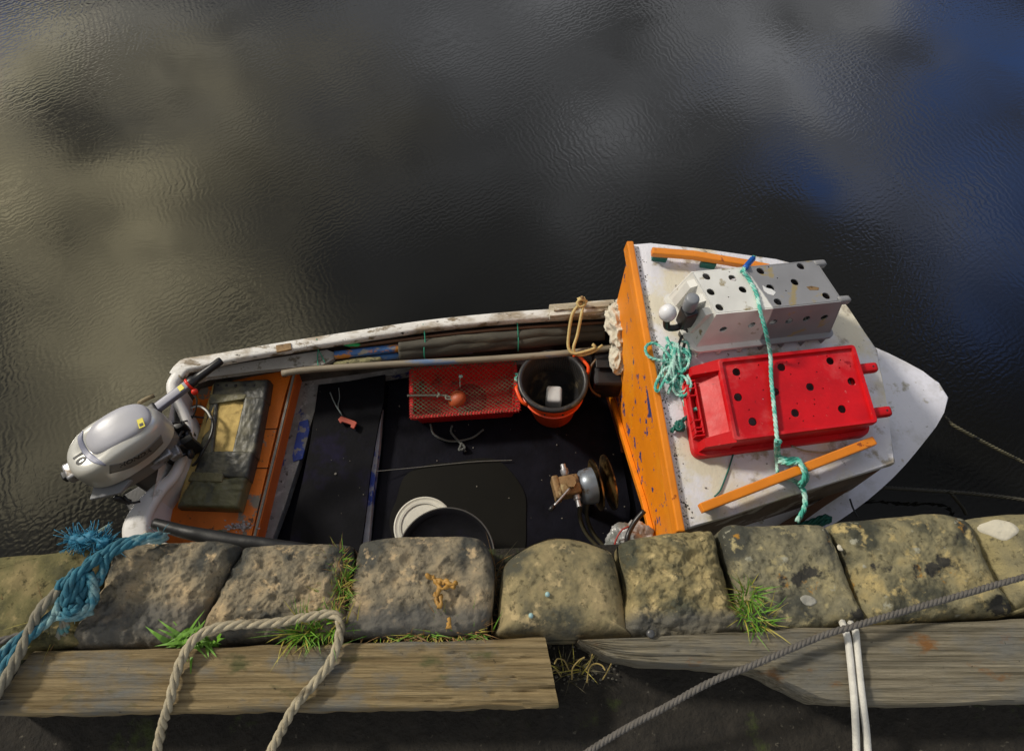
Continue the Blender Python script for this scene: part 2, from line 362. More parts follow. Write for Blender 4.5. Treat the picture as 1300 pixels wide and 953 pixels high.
def mth(op, a, b_):
    q = n.new('ShaderNodeMath'); q.operation = op
    for i, x in enumerate((a, b_)):
        if isinstance(x, (int, float)): q.inputs[i].default_value = x
        else: l.new(x, q.inputs[i])
    return q.outputs[0]
patch = nzw(.9, 3, (1, 1, 1), 0, 4); pr_ = n.new('ShaderNodeMapRange'); l.new(patch, pr_.inputs[0]); pr_.inputs[1].default_value = .38; pr_.inputs[2].default_value = .68
pr2_ = n.new('ShaderNodeMapRange'); l.new(nzw(.8, 3, (1, 1, 1), 0, 11), pr2_.inputs[0]); pr2_.inputs[1].default_value = .45; pr2_.inputs[2].default_value = .70
h1 = mth('MULTIPLY', wav(56, 10.5, 8.0, 1.7), mth('MULTIPLY', pr_.outputs[0], .15))
h2 = mth('MULTIPLY', nzw(30, 2, (.3, 1.3, 1), -25, 7), .09)
h3 = mth('MULTIPLY', wav(-24, 8.5, 9.0, 1.3, 3.3), mth('MULTIPLY', pr2_.outputs[0], .16))
h4 = mth('MULTIPLY', nzw(1.4, 1), 1.2)
hh = mth('ADD', mth('ADD', h1, h2), mth('ADD', h3, h4))
bp = n.new('ShaderNodeBump'); bp.inputs['Strength'].default_value = .34; bp.inputs['Distance'].default_value = .0045; l.new(hh, bp.inputs['Height']); l.new(bp.outputs[0], b.inputs['Normal'])
tag(put('water', [(-400, -1.0, 0), (400, -1.0, 0), (400, 800, 0), (-400, 800, 0)], [(0, 1, 2, 3)], wm_, loc=(0, 0, 0)), kind='structure')

# ================================================================== QUAY
Q = 1.9
qa = P(0, 700, Q-.05); qb = P(1300, 652, Q-.05); qd = (qb-qa).normalized(); qn = Vector((-qd.y, qd.x, 0))   # along the edge, and out over the water
SOIL = M('dark_gritty_soil', (.018, .015, .011), .95, .4, 30, .9, 60, [((.09, .08, .06), 60, .64, .04), ((.035, .045, .01), 8, .58, .08)], bdist=.01)
TAR = M('worn_black_tarmac', (.006, .006, .006), .9, .3, 40, .9, 130, [((.05, .05, .048), 90, .66, .04)], bdist=.006)
bm_ = bpy.data.materials.new('dark_masonry'); bm_.use_nodes = True
tt = bm_.node_tree; bk = tt.nodes.new('ShaderNodeTexBrick'); bk.inputs['Scale'].default_value = 1.6; bk.inputs['Color1'].default_value = (.16, .14, .10, 1); bk.inputs['Color2'].default_value = (.10, .095, .07, 1); bk.inputs['Mortar'].default_value = (.04, .04, .035, 1)
tcb = tt.nodes.new('ShaderNodeTexCoord'); mpb = tt.nodes.new('ShaderNodeMapping'); mpb.inputs['Rotation'].default_value = (R(90), 0, 0); tt.links.new(tcb.outputs['Object'], mpb.inputs[0]); tt.links.new(mpb.outputs[0], bk.inputs[0])
tt.links.new(bk.outputs[0], tt.nodes['Principled BSDF'].inputs[0]); tt.nodes['Principled BSDF'].inputs['Roughness'].default_value = .85
def qbox(name, x0, x1, y0, y1, z0, z1, mat, **k):
    o = Vector((0, qa.y-qa.x*qd.y/qd.x, 0))
    c = [o+qd*a+qn*b_ for a, b_ in ((x0, y0), (x1, y0), (x1, y1), (x0, y1))]
    vs = [Vector((p.x, p.y, z)) for z in (z0, z1) for p in c]
    return put(name, vs, [(0, 1, 2, 3), (4, 5, 6, 7), (0, 1, 5, 4), (1, 2, 6, 5), (2, 3, 7, 6), (3, 0, 4, 7)], mat, **k)
qwall = qbox('quay_wall', -30, 30, -.62, -.045, -1.5, Q-.17, [bm_])
tag(qwall, 'rough masonry quay wall dropping to the water under the coping stones', 'quay wall')
tag(qbox('quay_ground', -60, 60, -80, -.62, Q-.6, Q-.075, TAR), kind='structure')
tag(qbox('earth_bed', -30, 30, -.62, -.02, Q-.166, Q-.115, SOIL), kind='structure')

def stone_mat(name, base, warm, dark, spots, bumps=1.0, shade_mix=.0, yshade=0):
    m = bpy.data.materials.new(name); m.use_nodes = True; t = m.node_tree; n = t.nodes; l = t.links; b = n['Principled BSDF']; b.inputs['Roughness'].default_value = .9; b.inputs['Specular IOR Level'].default_value = .25
    tc = n.new('ShaderNodeTexCoord')
    def nz(s, d=8, off=0, ro=.62):
        mp = n.new('ShaderNodeMapping'); mp.inputs['Location'].default_value = (off, off*.7, off*.2); l.new(tc.outputs['Object'], mp.inputs[0])
        q = n.new('ShaderNodeTexNoise'); q.inputs['Scale'].default_value = s; q.inputs['Detail'].default_value = d; q.inputs['Roughness'].default_value = ro; l.new(mp.outputs[0], q.inputs[0]); return q.outputs['Fac']
    def mix(f, a, c):
        q = n.new('ShaderNodeMix'); q.data_type = 'RGBA'; l.new(f, q.inputs[0]); l.new(a, q.inputs[6]); q.inputs[7].default_value = (*c, 1); return q.outputs[2]
    def rng(x, a, c):
        q = n.new('ShaderNodeMapRange'); q.inputs[1].default_value = a; q.inputs[2].default_value = c; l.new(x, q.inputs[0]); return q.outputs[0]
    r = n.new('ShaderNodeValToRGB'); e = r.color_ramp.elements; e[0].position = .39; e[1].position = .63; e[0].color = (*dark, 1); e[1].color = (*warm, 1)
    k = r.color_ramp.elements.new(.5); k.color = (*base, 1); l.new(nz(7), r.inputs[0]); cur = r.outputs[0]
    cur = mix(rng(nz(55, 6, 2), .56, .68), cur, tuple(c*.35 for c in base)); cur = mix(rng(nz(30, 8, 31), .57, .66), cur, tuple(min(1, c*1.2) for c in warm)); cur = mix(rng(nz(95, 4, 13), .64, .70), cur, tuple(c*.4 for c in base))
    for i, (c, s, th, so_) in enumerate(spots): cur = mix(rng(nz(s, 8, 7+i*3.3), th, th+so_), cur, c)
    if shade_mix:                     # soft shadow along the stone's inner edge, painted into its colour as grey
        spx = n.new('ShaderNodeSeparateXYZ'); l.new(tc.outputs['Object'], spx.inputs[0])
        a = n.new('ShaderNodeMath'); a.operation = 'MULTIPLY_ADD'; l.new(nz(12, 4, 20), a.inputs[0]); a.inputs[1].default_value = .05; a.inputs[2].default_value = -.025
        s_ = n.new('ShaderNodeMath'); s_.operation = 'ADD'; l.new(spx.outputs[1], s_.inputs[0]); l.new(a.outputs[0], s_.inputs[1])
        q = rng(s_.outputs[0], yshade+.012, yshade-.012); q2 = n.new('ShaderNodeMath'); q2.operation = 'MULTIPLY'; l.new(q, q2.inputs[0]); q2.inputs[1].default_value = shade_mix
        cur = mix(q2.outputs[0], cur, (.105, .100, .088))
    l.new(cur, b.inputs[0])
    b1 = n.new('ShaderNodeBump'); b1.inputs['Strength'].default_value = .75*bumps; b1.inputs['Distance'].default_value = .012; l.new(nz(26, 8, 1), b1.inputs['Height'])
    b2 = n.new('ShaderNodeBump'); b2.inputs['Strength'].default_value = .6*bumps; b2.inputs['Distance'].default_value = .003; l.new(nz(170, 5, 4), b2.inputs['Height']); l.new(b1.outputs[0], b2.inputs['Normal']); l.new(b2.outputs[0], b.inputs['Normal'])
    return m
LICH = [((.34, .17, .025), 14, .64, .04), ((.30, .29, .22), 22, .62, .04), ((.035, .033, .028), 12, .60, .05)]
sA = ((.165, .145, .085), (.235, .195, .115), (.085, .082, .058))
sB = ((.175, .155, .115), (.27, .215, .14), (.08, .078, .066))
STONES = [
 ('broad olive brown coping stone under the blue mooring rope at the left', [(-420, 735), (-60, 712), (30, 706), (95, 700), (128, 692), (138, 700), (128, 740), (100, 790), (86, 824), (-420, 850)], ((.10, .095, .045), (.16, .135, .07), (.055, .055, .03)), [], .45, 0, .55, 0),
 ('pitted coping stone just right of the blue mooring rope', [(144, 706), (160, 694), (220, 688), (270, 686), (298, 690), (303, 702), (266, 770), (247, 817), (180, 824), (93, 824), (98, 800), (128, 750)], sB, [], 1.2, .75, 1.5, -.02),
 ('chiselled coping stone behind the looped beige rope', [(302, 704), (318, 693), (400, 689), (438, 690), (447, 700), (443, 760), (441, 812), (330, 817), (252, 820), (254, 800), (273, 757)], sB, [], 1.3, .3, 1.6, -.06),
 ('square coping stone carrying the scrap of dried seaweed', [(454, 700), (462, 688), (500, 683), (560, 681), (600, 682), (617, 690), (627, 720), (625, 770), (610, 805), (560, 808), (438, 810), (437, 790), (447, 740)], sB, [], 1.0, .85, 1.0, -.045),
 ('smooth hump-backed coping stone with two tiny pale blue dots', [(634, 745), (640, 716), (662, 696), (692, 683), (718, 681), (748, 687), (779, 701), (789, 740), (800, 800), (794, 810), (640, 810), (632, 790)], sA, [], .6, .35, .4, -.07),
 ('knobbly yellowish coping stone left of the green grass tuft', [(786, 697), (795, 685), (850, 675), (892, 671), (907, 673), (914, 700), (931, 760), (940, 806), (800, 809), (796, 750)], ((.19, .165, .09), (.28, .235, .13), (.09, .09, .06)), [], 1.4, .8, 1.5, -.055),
 ('flat dark coping stone right of the green grass tuft', [(916, 673), (960, 668), (1030, 666), (1048, 672), (1061, 700), (1084, 760), (1096, 788), (1060, 797), (945, 803), (933, 745)], ((.14, .135, .095), (.21, .19, .11), (.07, .07, .055)), LICH, .8, 0, .7, 0),
 ('long lichen-speckled coping stone beneath the grey hawser', [(1051, 671), (1062, 663), (1110, 658), (1180, 652), (1212, 655), (1232, 668), (1262, 735), (1282, 780), (1200, 787), (1102, 793), (1082, 745), (1066, 700)], ((.16, .15, .095), (.24, .20, .10), (.07, .07, .05)), LICH, .9, 0, .8, 0),
 ('coping stone with a big white lichen patch at the right', [(1224, 661), (1262, 653), (1330, 650), (1700, 640), (1700, 770), (1300, 778), (1288, 780), (1268, 730), (1243, 690)], ((.15, .14, .09), (.20, .18, .10), (.08, .08, .06)), [], .7, 0, .6, 0),
]
ZS = {}
def stone(idx, label, px, cols, spots, bumps, shade_mix, amp, ysh):
    cols = [tuple(x*k for x, k in zip(c, (1.42, 1.33, 1.18))) for c in cols[:2]]+[tuple(x*.85 for x in cols[2])]
    amp *= .9
    pts = [P(u, v, Q-.03) for u, v in px]; o = crom(pts, .006, True)
    c = sum(o, Vector())/len(o); m = 200
    L_ = [0]
    for i in range(len(o)): L_.append(L_[-1]+(o[(i+1) % len(o)]-o[i]).length)
    ring = []; j = 0
    for k in range(m):
        t = L_[-1]*k/m
        while L_[j+1] < t: j += 1
        ring.append(o[j].lerp(o[(j+1) % len(o)], (t-L_[j])/max(1e-9, L_[j+1]-L_[j])))
    Rr = .035+.02*(idx == 4)+.01*(idx % 3); vs = []; fs = []; seed = Vector((idx*13.1, idx*3.7, 0))
    ks = [1.0]+[1-((i/52)**1.15) for i in range(1, 52)]
    def zf(p, d):
        z = 0
        if d < Rr: z -= Rr*(1-math.sqrt(max(0, 1-(1-d/Rr)**2)))
        q = p*1.0+seed
        z += amp*(.010*noise.fractal(q*7, .6, 2, 5)+.009*(.35-abs(noise.noise(Vector((q.x*16+q.y*12, q.y*22-q.x*12, 1)))))*min(1, d/.02)+.0045*noise.fractal(q*40, .7, 2, 3)-.012*max(0, noise.noise(q*19)-.35))
        if idx == 4: z -= .0*d
        return z
    for (rk, dz) in ((1.0, -.16), (1.0, -.10), (1.0, -.05)):
        for p in ring:
            s = 1+.012*noise.noise(p*14+seed)+.01*(dz < -.06)*noise.noise(Vector((p.x*9, p.y*9, dz*30)))
            q = c+(p-c)*s; vs.append(Vector((q.x, q.y, Q+dz)))
    for kk in ks:
        for p in ring:
            s = kk*(1+.012*noise.noise(p*14+seed)); q = c+(p-c)*s; d = (1-kk)*min((p-c).length, .17)
            vs.append(Vector((q.x, q.y, Q+zf(Vector((q.x, q.y, 0)), d))))
    nr = 3+len(ks); ci = len(vs); vs.append(Vector((c.x, c.y, Q+zf(Vector((c.x, c.y, 0)), .2))))
    for i in range(nr-1):
        for k in range(m): fs.append((i*m+k, i*m+(k+1) % m, (i+1)*m+(k+1) % m, (i+1)*m+k))
    for k in range(m): fs.append(((nr-1)*m+k, (nr-1)*m+(k+1) % m, ci))
    mt = stone_mat('weathered_sandstone', cols[0], cols[1], cols[2], spots, bumps, shade_mix, ysh)
    ob = put('coping_stone', vs, fs, mt, smooth=True, loc=(c.x, c.y, Q-.16))
    return tag(ob, label, 'coping stone', 'coping stones along the quay edge')
stones = [stone(i, *s) for i, s in enumerate(STONES)]
# growths and marks on the stones
LICW = M('white_lichen', (.52, .48, .38), .85, .1, 20, .6, 90)
def ontop(u, v, dz=0): return P(u, v, Q+dz)
from mathutils.bvhtree import BVHTree
def patch_(name, px, mat, parent, th=.004):
    wl = WL[parent]; tr_ = BVHTree.FromPolygons([v.co+wl for v in parent.data.vertices], [list(p.vertices) for p in parent.data.polygons])
    def gz_(p):
        h = tr_.ray_cast(Vector((p.x, p.y, Q+.3)), Vector((0, 0, -1))); return h[0].z if h[0] is not None else Q-.01
    c = crom([ontop(u, v, .004) for u, v in px], .006, True); cc = sum(c, Vector())/len(c)
    c = [cc+(p-cc)*(1+.10*noise.noise(p*60)) for p in c]; m = len(c); vs = []; fs = []
    for (k, dz) in ((1.0, -.002), (.96, .0006), (.75, .0014), (.4, .0018)):
        for p in c: q = cc+(p-cc)*k; vs.append(Vector((q.x, q.y, gz_(q)+dz+.0005*noise.noise(q*90))))
    vs.append(Vector((cc.x, cc.y, gz_(cc)+.0018)))
    for i in range(3):
        for k in range(m): fs.append((i*m+k, i*m+(k+1) % m, (i+1)*m+(k+1) % m, (i+1)*m+k))
    for k in range(m): fs.append((3*m+k, 3*m+(k+1) % m, 4*m))
    return put(name, vs, fs, mat, parent, smooth=True)
patch_('lichen_patch', [(1252, 662), (1268, 657), (1285, 661), (1296, 672), (1290, 681), (1278, 684), (1262, 676), (1250, 668)], LICW, stones[8])
patch_('lichen_patch', [(1066, 690), (1071, 688), (1076, 692), (1074, 697), (1068, 696)], LICW, stones[7])
patch_('lichen_patch', [(1016, 758), (1024, 754), (1034, 758), (1038, 764), (1030, 769), (1019, 765)], M('pale_grey_lichen', (.30, .29, .25), .9, .3, 40, .7, 90), stones[6])
DOT = M('pale_blue_dot', (.30, .46, .46), .5, .1, 30, 0)
for (u, v) in ((695, 754), (674, 781)): put('blue_dot', *lathe([(0.0, .006), (.0025, .0058), (.005, .003), (.005, -.006)], ontop(u, v, .004), seg=14), DOT, stones[4], smooth=True)

# ================================================================== TIMBERS
def wood_mat(name, cols, sc=1):
    m = bpy.data.materials.new(name); m.use_nodes = True; t = m.node_tree; n = t.nodes; l = t.links; b = n['Principled BSDF']; b.inputs['Roughness'].default_value = .85; b.inputs['Specular IOR Level'].default_value = .25
    tc = n.new('ShaderNodeTexCoord')
    def nz(s, d, stx, off=0, dist=0):
        mp = n.new('ShaderNodeMapping'); mp.inputs['Scale'].default_value = stx; mp.inputs['Location'].default_value = (off, off, off); l.new(tc.outputs['Object'], mp.inputs[0])
        q = n.new('ShaderNodeTexNoise'); q.inputs['Scale'].default_value = s; q.inputs['Detail'].default_value = d; q.inputs['Roughness'].default_value = .65; q.inputs['Distortion'].default_value = dist; l.new(mp.outputs[0], q.inputs[0]); return q.outputs['Fac']
    def mix(f, a, c, lo, hi):
        r_ = n.new('ShaderNodeMapRange'); r_.inputs[1].default_value = lo; r_.inputs[2].default_value = hi; l.new(f, r_.inputs[0])
        q = n.new('ShaderNodeMix'); q.data_type = 'RGBA'; l.new(r_.outputs[0], q.inputs[0]); l.new(a, q.inputs[6]); q.inputs[7].default_value = (*c, 1); return q.outputs[2]
    g = nz(7, 9, (.5, 24, 10), 0, .3)
    r = n.new('ShaderNodeValToRGB'); e = r.color_ramp.elements; e[0].position = .32; e[1].position = .66; e[0].color = (*cols[0], 1); e[1].color = (*cols[1], 1); l.new(g, r.inputs[0])
    cur = mix(nz(5, 6, (1, 2, 1), 4), r.outputs[0], cols[2], .52, .68)
    cur = mix(nz(9, 6, (.4, 22, 8), 9, .5), cur, (.035, .028, .018), .68, .76)
    cur = mix(nz(8, 7, (1, 2, 1), 15), cur, cols[3], .60, .70)
    cur = mix(nz(60, 4, (1, 1, 1), 11), cur, (.03, .025, .018), .68, .74)
    l.new(cur, b.inputs[0])
    b1 = n.new('ShaderNodeBump'); b1.inputs['Strength'].default_value = .9; b1.inputs['Distance'].default_value = .006; l.new(g, b1.inputs['Height'])
    b2 = n.new('ShaderNodeBump'); b2.inputs['Strength'].default_value = .6; b2.inputs['Distance'].default_value = .006; l.new(nz(9, 6, (.4, 22, 8), 9, .5), b2.inputs['Height']); b2.invert = True
    l.new(b1.outputs[0], b2.inputs['Normal']); l.new(b2.outputs[0], b.inputs['Normal']); return m
W1 = wood_mat('weathered_baulk_timber', ((.10, .068, .028), (.33, .25, .13), (.15, .15, .135), (.10, .095, .04)))
W2 = wood_mat('grey_split_timber', ((.06, .05, .03), (.27, .235, .165), (.15, .145, .125), (.19, .09, .03)))
def timber(label, top, bot, mat, th=.115, zt=Q+.004, seed=0, hollow=None):
    # top = inner edge towards the stones, bot = edge towards the viewer, both left to right
    A = resample([P(u, v, zt) for u, v in top], 260); B = resample([P(u, v, zt) for u, v in bot], 260); vs = []; fs = []; J = 26
    prof = []
    for i in range(260):
        for j in range(J+1):
            t = j/J; p = A[i].lerp(B[i], t); e = min(t, 1-t)*(A[i]-B[i]).length; r = .012
            z = -(r-math.sqrt(max(0, r*r-(r-min(e, r))**2)))
            x = (p.x+seed); z += .006*noise.fractal(Vector((x*1.5, t*3, seed)), .6, 2, 3)+.0025*noise.noise(Vector((x*6, t*28, seed)))
            ck = noise.noise(Vector((x*1.1, t*5+.6*noise.noise(Vector((x*3, 0, seed))), seed+3)))
            z -= .007*max(0, 1-abs(ck)/.035)*max(0, min(1, .4+3*noise.noise(Vector((x*1.3, seed, 7)))))
            p = p+Vector((0, .0035*noise.noise(Vector((x*11, 3*(t > .5), seed))), z)); vs.append(p)
    n_ = J+1
    for i in range(259):
        for j in range(J): fs.append((i*n_+j, i*n_+j+1, (i+1)*n_+j+1, (i+1)*n_+j))
    base = len(vs)
    loop = [i*n_ for i in range(260)]+[259*n_+j for j in range(1, J+1)]+[i*n_+J for i in range(258, -1, -1)]+[j for j in range(J-1, 0, -1)]
    for q in loop:
        p = vs[q]; vs.append(Vector((p.x+.003*noise.noise(p*40), p.y+.003*noise.noise(p*33), Q-th)))
    m = len(loop)
    for k in range(m): fs.append((loop[k], loop[(k+1) % m], base+(k+1) % m, base+k))
    return tag(put('timber_baulk', vs, fs, mat, auto=50), label, 'timber beam', 'baulk timbers laid behind the coping')
timber('pale weathered baulk timber crossed by the looped beige rope', [(40, 825), (200, 822), (400, 817), (600, 811), (692, 808)], [(-14, 908), (200, 905), (400, 902), (600, 899), (710, 897)], W1, seed=1)
timber('grey split timber with a broken pointed end under the white cord', [(735, 810), (800, 809), (900, 803), (1100, 793), (1300, 785), (1700, 768)], [(737, 813), (752, 822), (790, 838), (880, 845), (960, 851), (1010, 872), (1060, 892), (1150, 896), (1300, 892), (1700, 878)], W2, seed=5)

# ================================================================== BOAT
boat = empty('fishing_boat', P(680, 560, 0)); tag(boat, 'small open white and orange fishing boat moored beside the stone quay', 'boat')
def gz(t): return .50+.12*t*t
farpx = [(224, 480), (230, 466), (250, 458), (330, 440), (430, 424), (540, 407), (650, 396), (750, 390), (850, 389), (950, 397), (1040, 414), (1112, 443), (1150, 461), (1180, 478), (1196, 491), (1203, 506)]
nearpx = [(184, 682), (192, 694), (214, 702), (330, 716), (500, 728), (700, 734), (850, 726), (950, 706), (1040, 674), (1092, 642), (1140, 600), (1180, 552), (1195, 530), (1203, 506)]
def zpath(px):
    o = []
    for k, (u, v) in enumerate(px): o.append(P(u, v, gz(max(0, min(1, (u-200)/1000)))))
    return o
NS = 48
Fp = resample(zpath(farpx), NS); Np = resample(zpath(nearpx), NS)
# outer skin
lv = [(0, 1.0), (-.10, .985), (-.25, .93), (-.42, .84), (-.60, .62), (-.70, .0)]
def shell(levels, zoff=0):
    vs = []; fs = []
    rows = len(levels)*2-1
    for i in range(NS):
        c = (Fp[i]+Np[i])/2; half = (Fp[i]-c); row = []
        for dz, k in levels: q = c+half*k; row.append(Vector((q.x, q.y, c.z+dz+zoff)))
        for dz, k in levels[:-1][::-1]: q = c-half*k; row.append(Vector((q.x, q.y, c.z+dz+zoff)))
        vs += row
    for i in range(NS-1):
        for j in range(rows-1): fs.append((i*rows+j, i*rows+j+1, (i+1)*rows+j+1, (i+1)*rows+j))
    return vs, fs, rows
vs, fs, rows = shell(lv)
fs.append(tuple(range(rows)))
put('hull', vs, fs, WHITE, boat, auto=40)
# inner skin
il = [(-.02, .965), (-.12, .955), (-.25, .90), (-.385, .84)]
vs = []; fs = []
for s in (0, 1):
    b0 = len(vs)
    for i in range(NS-2):
        c = (Fp[i]+Np[i])/2; half = (Fp[i]-c)*(1 if s == 0 else -1)
        for dz, k in il: q = c+half*k; vs.append(Vector((q.x, q.y, c.z+dz)))
    for i in range(NS-3):
        for j in range(3): fs.append((b0+i*4+j, b0+i*4+j+1, b0+(i+1)*4+j+1, b0+(i+1)*4+j))
put('hull_lining', vs, fs, HULLD, boat, smooth=True)
# floor
fl = []
for i in range(NS-3):
    c = (Fp[i]+Np[i])/2; q = c+(Fp[i]-c)*.9; fl.append(Vector((q.x, q.y, .125)))
for i in range(NS-4, -1, -1):
    c = (Fp[i]+Np[i])/2; q = c-(Fp[i]-c)*.9; fl.append(Vector((q.x, q.y, .125)))
put('floor', *prism(fl, .02, 0), FLOOR, boat)
# gunwale rails and transom cap
fg_ = crom([P(u, v, z) for u, v, z in [(222, 476, .505), (232, 463, .515), (255, 458, .515), (330, 444, .515), (430, 428, .517), (540, 411.5, .52), (650, 400.5, .53), (750, 394.5, .54), (806, 393.5, .55), (870, 395, .57)]], .02)
put('gunwale', *sweep(fg_, lambda t: .052+.02*max(0, 1-t*9), lambda t: .045), WHITED, boat, auto=40)
ng_ = crom([P(u, v, z) for u, v, z in [(172, 674, .505), (182, 690, .515), (215, 700, .515), (330, 714, .515), (500, 726, .52), (700, 731, .53), (850, 722, .56), (950, 702, .58)]], .02)
put('gunwale', *sweep(ng_, lambda t: .052+.03*max(0, 1-t*9), lambda t: .045), WHITED, boat, auto=40)
tp = [(224, 474, .507), (217, 486, .507), (219, 502, .50), (229, 520, .475), (236, 540, .455), (233, 562, .45), (226, 586, .45), (216, 604, .46), (202, 617, .48), (186, 635, .50), (174, 655, .51), (170, 672, .51), (172, 686, .508)]
tpp = crom([P(*a) for a in tp], .012)
def tw(t): return .046+.085*max(0, (t-.62)/.38)**1.3*(1 if t<.93 else 1-(t-.93)*5)+.012*max(0, 1-t*5)
TRANSW = M('smooth_white_transom', (.72, .70, .67), .42, .06, 6, .15, 50, [((.35, .32, .26), 8, .60, .1), ((.05, .04, .03), 40, .71, .02)])
put('transom_cap', *sweep(tpp, tw, lambda t: .05, .02), TRANSW, boat, auto=50)
g = G()
bot_ = [Vector((p.x+.01, p.y, -.1)) for p in tpp]; n_ = len(tpp)
for off in (0,):
    vsx = [p+Vector((-.012, 0, -.03)) for p in tpp]+[p+Vector((-.012, 0, 0)) for p in bot_]+[p+Vector((.015, 0, -.03)) for p in tpp]+[p+Vector((.015, 0, 0)) for p in bot_]
    fsx = []
    for i in range(n_-1): fsx += [(i, i+1, n_+i+1, n_+i), (2*n_+i, 2*n_+i+1, 3*n_+i+1, 3*n_+i)]
    g.add(vsx, fsx)
g.put('transom', TRANSW, boat, smooth=True)
# stern seat
put('stern_seat', *prism([P(u, v, .30) for u, v in [(246, 486), (262, 478), (372, 468), (362, 500), (345, 570), (326, 650), (312, 712), (190, 706), (204, 650), (224, 602), (240, 555), (243, 520)]], .022, .003), ORANGE2, boat, auto=40)
a_, b_ = P(371, 470, .30), P(311, 714, .30); d_ = (b_-a_); d_.normalize(); s_ = Vector((-d_.y, d_.x, 0)); s_ = s_ if s_.x > 0 else -s_
fn = frame((a_+b_)/2+s_*.014+Vector((0, 0, -.088)), d_, s_, Vector((0, 0, 1)))
put('seat_front', *box((0, 0, 0), ((b_-a_).length, .022, .172), fn, .003), M('orange_seat_front', (.58, .13, .008), .5, .12, 6, .3, 40, [((.10, .04, .02), 18, .66, .04)]), boat)
SEAM = M('seam_caulk', (.20, .19, .17), .7, .3, 20, .2, 60)
put('seat_trim', *box((0, .0, .089), ((b_-a_).length, .011, .008), fn, .002), SEAM, boat)
for (p, q) in (((205, 611), (262, 611)), ((262, 538), (236, 539)), ((318, 545), (352, 544)), ((318, 594), (341, 594))):
    A, B = P(*p, .302), P(*q, .302); g = cord([A, B], .0022, seg=5); g.put('seat_seam', M('dark_seam', (.02, .012, .008), .8, .1, 20, 0), boat)
# side shelf aft, brown strip
put('side_shelf', *prism([P(u, v, .44) for u, v in [(250, 484), (245, 476), (258, 468), (330, 457), (415, 443.5), (424, 447), (424, 455), (410, 463), (330, 470), (262, 478)]], .03, .003), M('grey_speckled_shelf', (.34, .32, .29), .75, .15, 9, .6, 80, [((.14, .12, .09), 18, .54, .08), ((.5, .47, .42), 12, .62, .06)]), boat)
put('side_ledge', *prism([P(u, v, .20) for u, v in [(378, 484), (520, 462), (700, 450), (770, 450), (770, 458), (640, 463), (520, 472), (425, 486), (402, 510), (388, 560), (362, 640), (340, 700), (318, 700), (360, 560)]], .06, .004), GREYP, boat)
g = cord([P(445, 440, .47), P(600, 421, .48), P(770, 409, .49)], .008); g.put('inner_stringer', BROWNW, boat, smooth=True)
# blue paint block left on the ledge
put('painted_block', *prism([P(u, v, .206) for u, v in [(380, 535), (391, 532), (393, 545), (384, 582), (372, 586), (371, 578)]], .01, .002), BLUEP, boat)
# pads and plates on the far gunwale
put('gunwale_pad', *prism([P(u, v, .562) for u, v in [(697, 386), (780, 379.5), (781, 393), (698, 401)]], .05, .006), PADM, boat, auto=40)
put('gunwale_pad', *prism([P(u, v, .574) for u, v in [(703, 388), (733, 385.5), (733, 391), (703, 394)]], .016, .005), PADM, boat, auto=40)
put('gunwale_pad', *prism([P(u, v, .574) for u, v in [(742, 384.5), (774, 382), (774, 388), (742, 390.5)]], .016, .005), PADM, boat, auto=40)
put('gunwale_plate', *prism([P(u, v, .522) for u, v in [(350, 438), (369, 435), (370, 443), (351, 447)]], .012, .002), RUST, boat)
put('thole_pin', *tube([P(738, 388, .56), P(739, 377, .63)], .008, 10), RUST, boat, smooth=True)
# floor batten
put('floor_batten', *prism([P(u, v, .19) for u, v in [(478, 516), (485, 515), (482, 560), (472, 640), (468, 690), (460, 690), (463, 645), (472, 575)]], .06, .004), M('batten_blue_grey', (.34, .34, .36), .6, .2, 12, .4, 50, [((.02, .05, .30), 6, .56, .05), ((.45, .44, .42), 15, .60, .05)]), boat)

# ---- cuddy
ZA, ZB = 1.05, .965
r0, r1, r2 = P(800, 310, ZA), P(868, 670, ZA), P(1137, 588, ZB)
rn = (r1-r0).cross(r2-r0).normalized(); rn = rn if rn.z > 0 else -rn
def RP(u, v, h=0):
    d = ray(u, v); o = Vector((0, 0, H)); t = ((r0+rn*h)-o).dot(rn)/d.dot(rn); return o+d*t
roofpx = [(803, 310), (826, 308), (900, 317), (985, 329), (1038, 341), (1078, 392), (1114, 444), (1126, 512), (1137, 588), (1000, 630), (925, 655), (868, 672), (858, 628)]
put('cuddy_roof', *prism([RP(u, v, 0) for u, v in roofpx], .03, .006, 2, rn), ROOFW, boat, auto=40)
# orange lip along the aft edge of the roof
lip = [RP(803, 309, .012), RP(868, 673, .012)]; ld = (lip[1]-lip[0]).normalized(); lx = ld.cross(rn).normalized(); lx = lx if lx.x < 0 else -lx
fn = frame((lip[0]+lip[1])/2, ld, lx, rn)
put('roof_lip', *box((0, .012, -.02), ((lip[1]-lip[0]).length+.01, .028, .062), fn, .006), ORANGE3, boat)
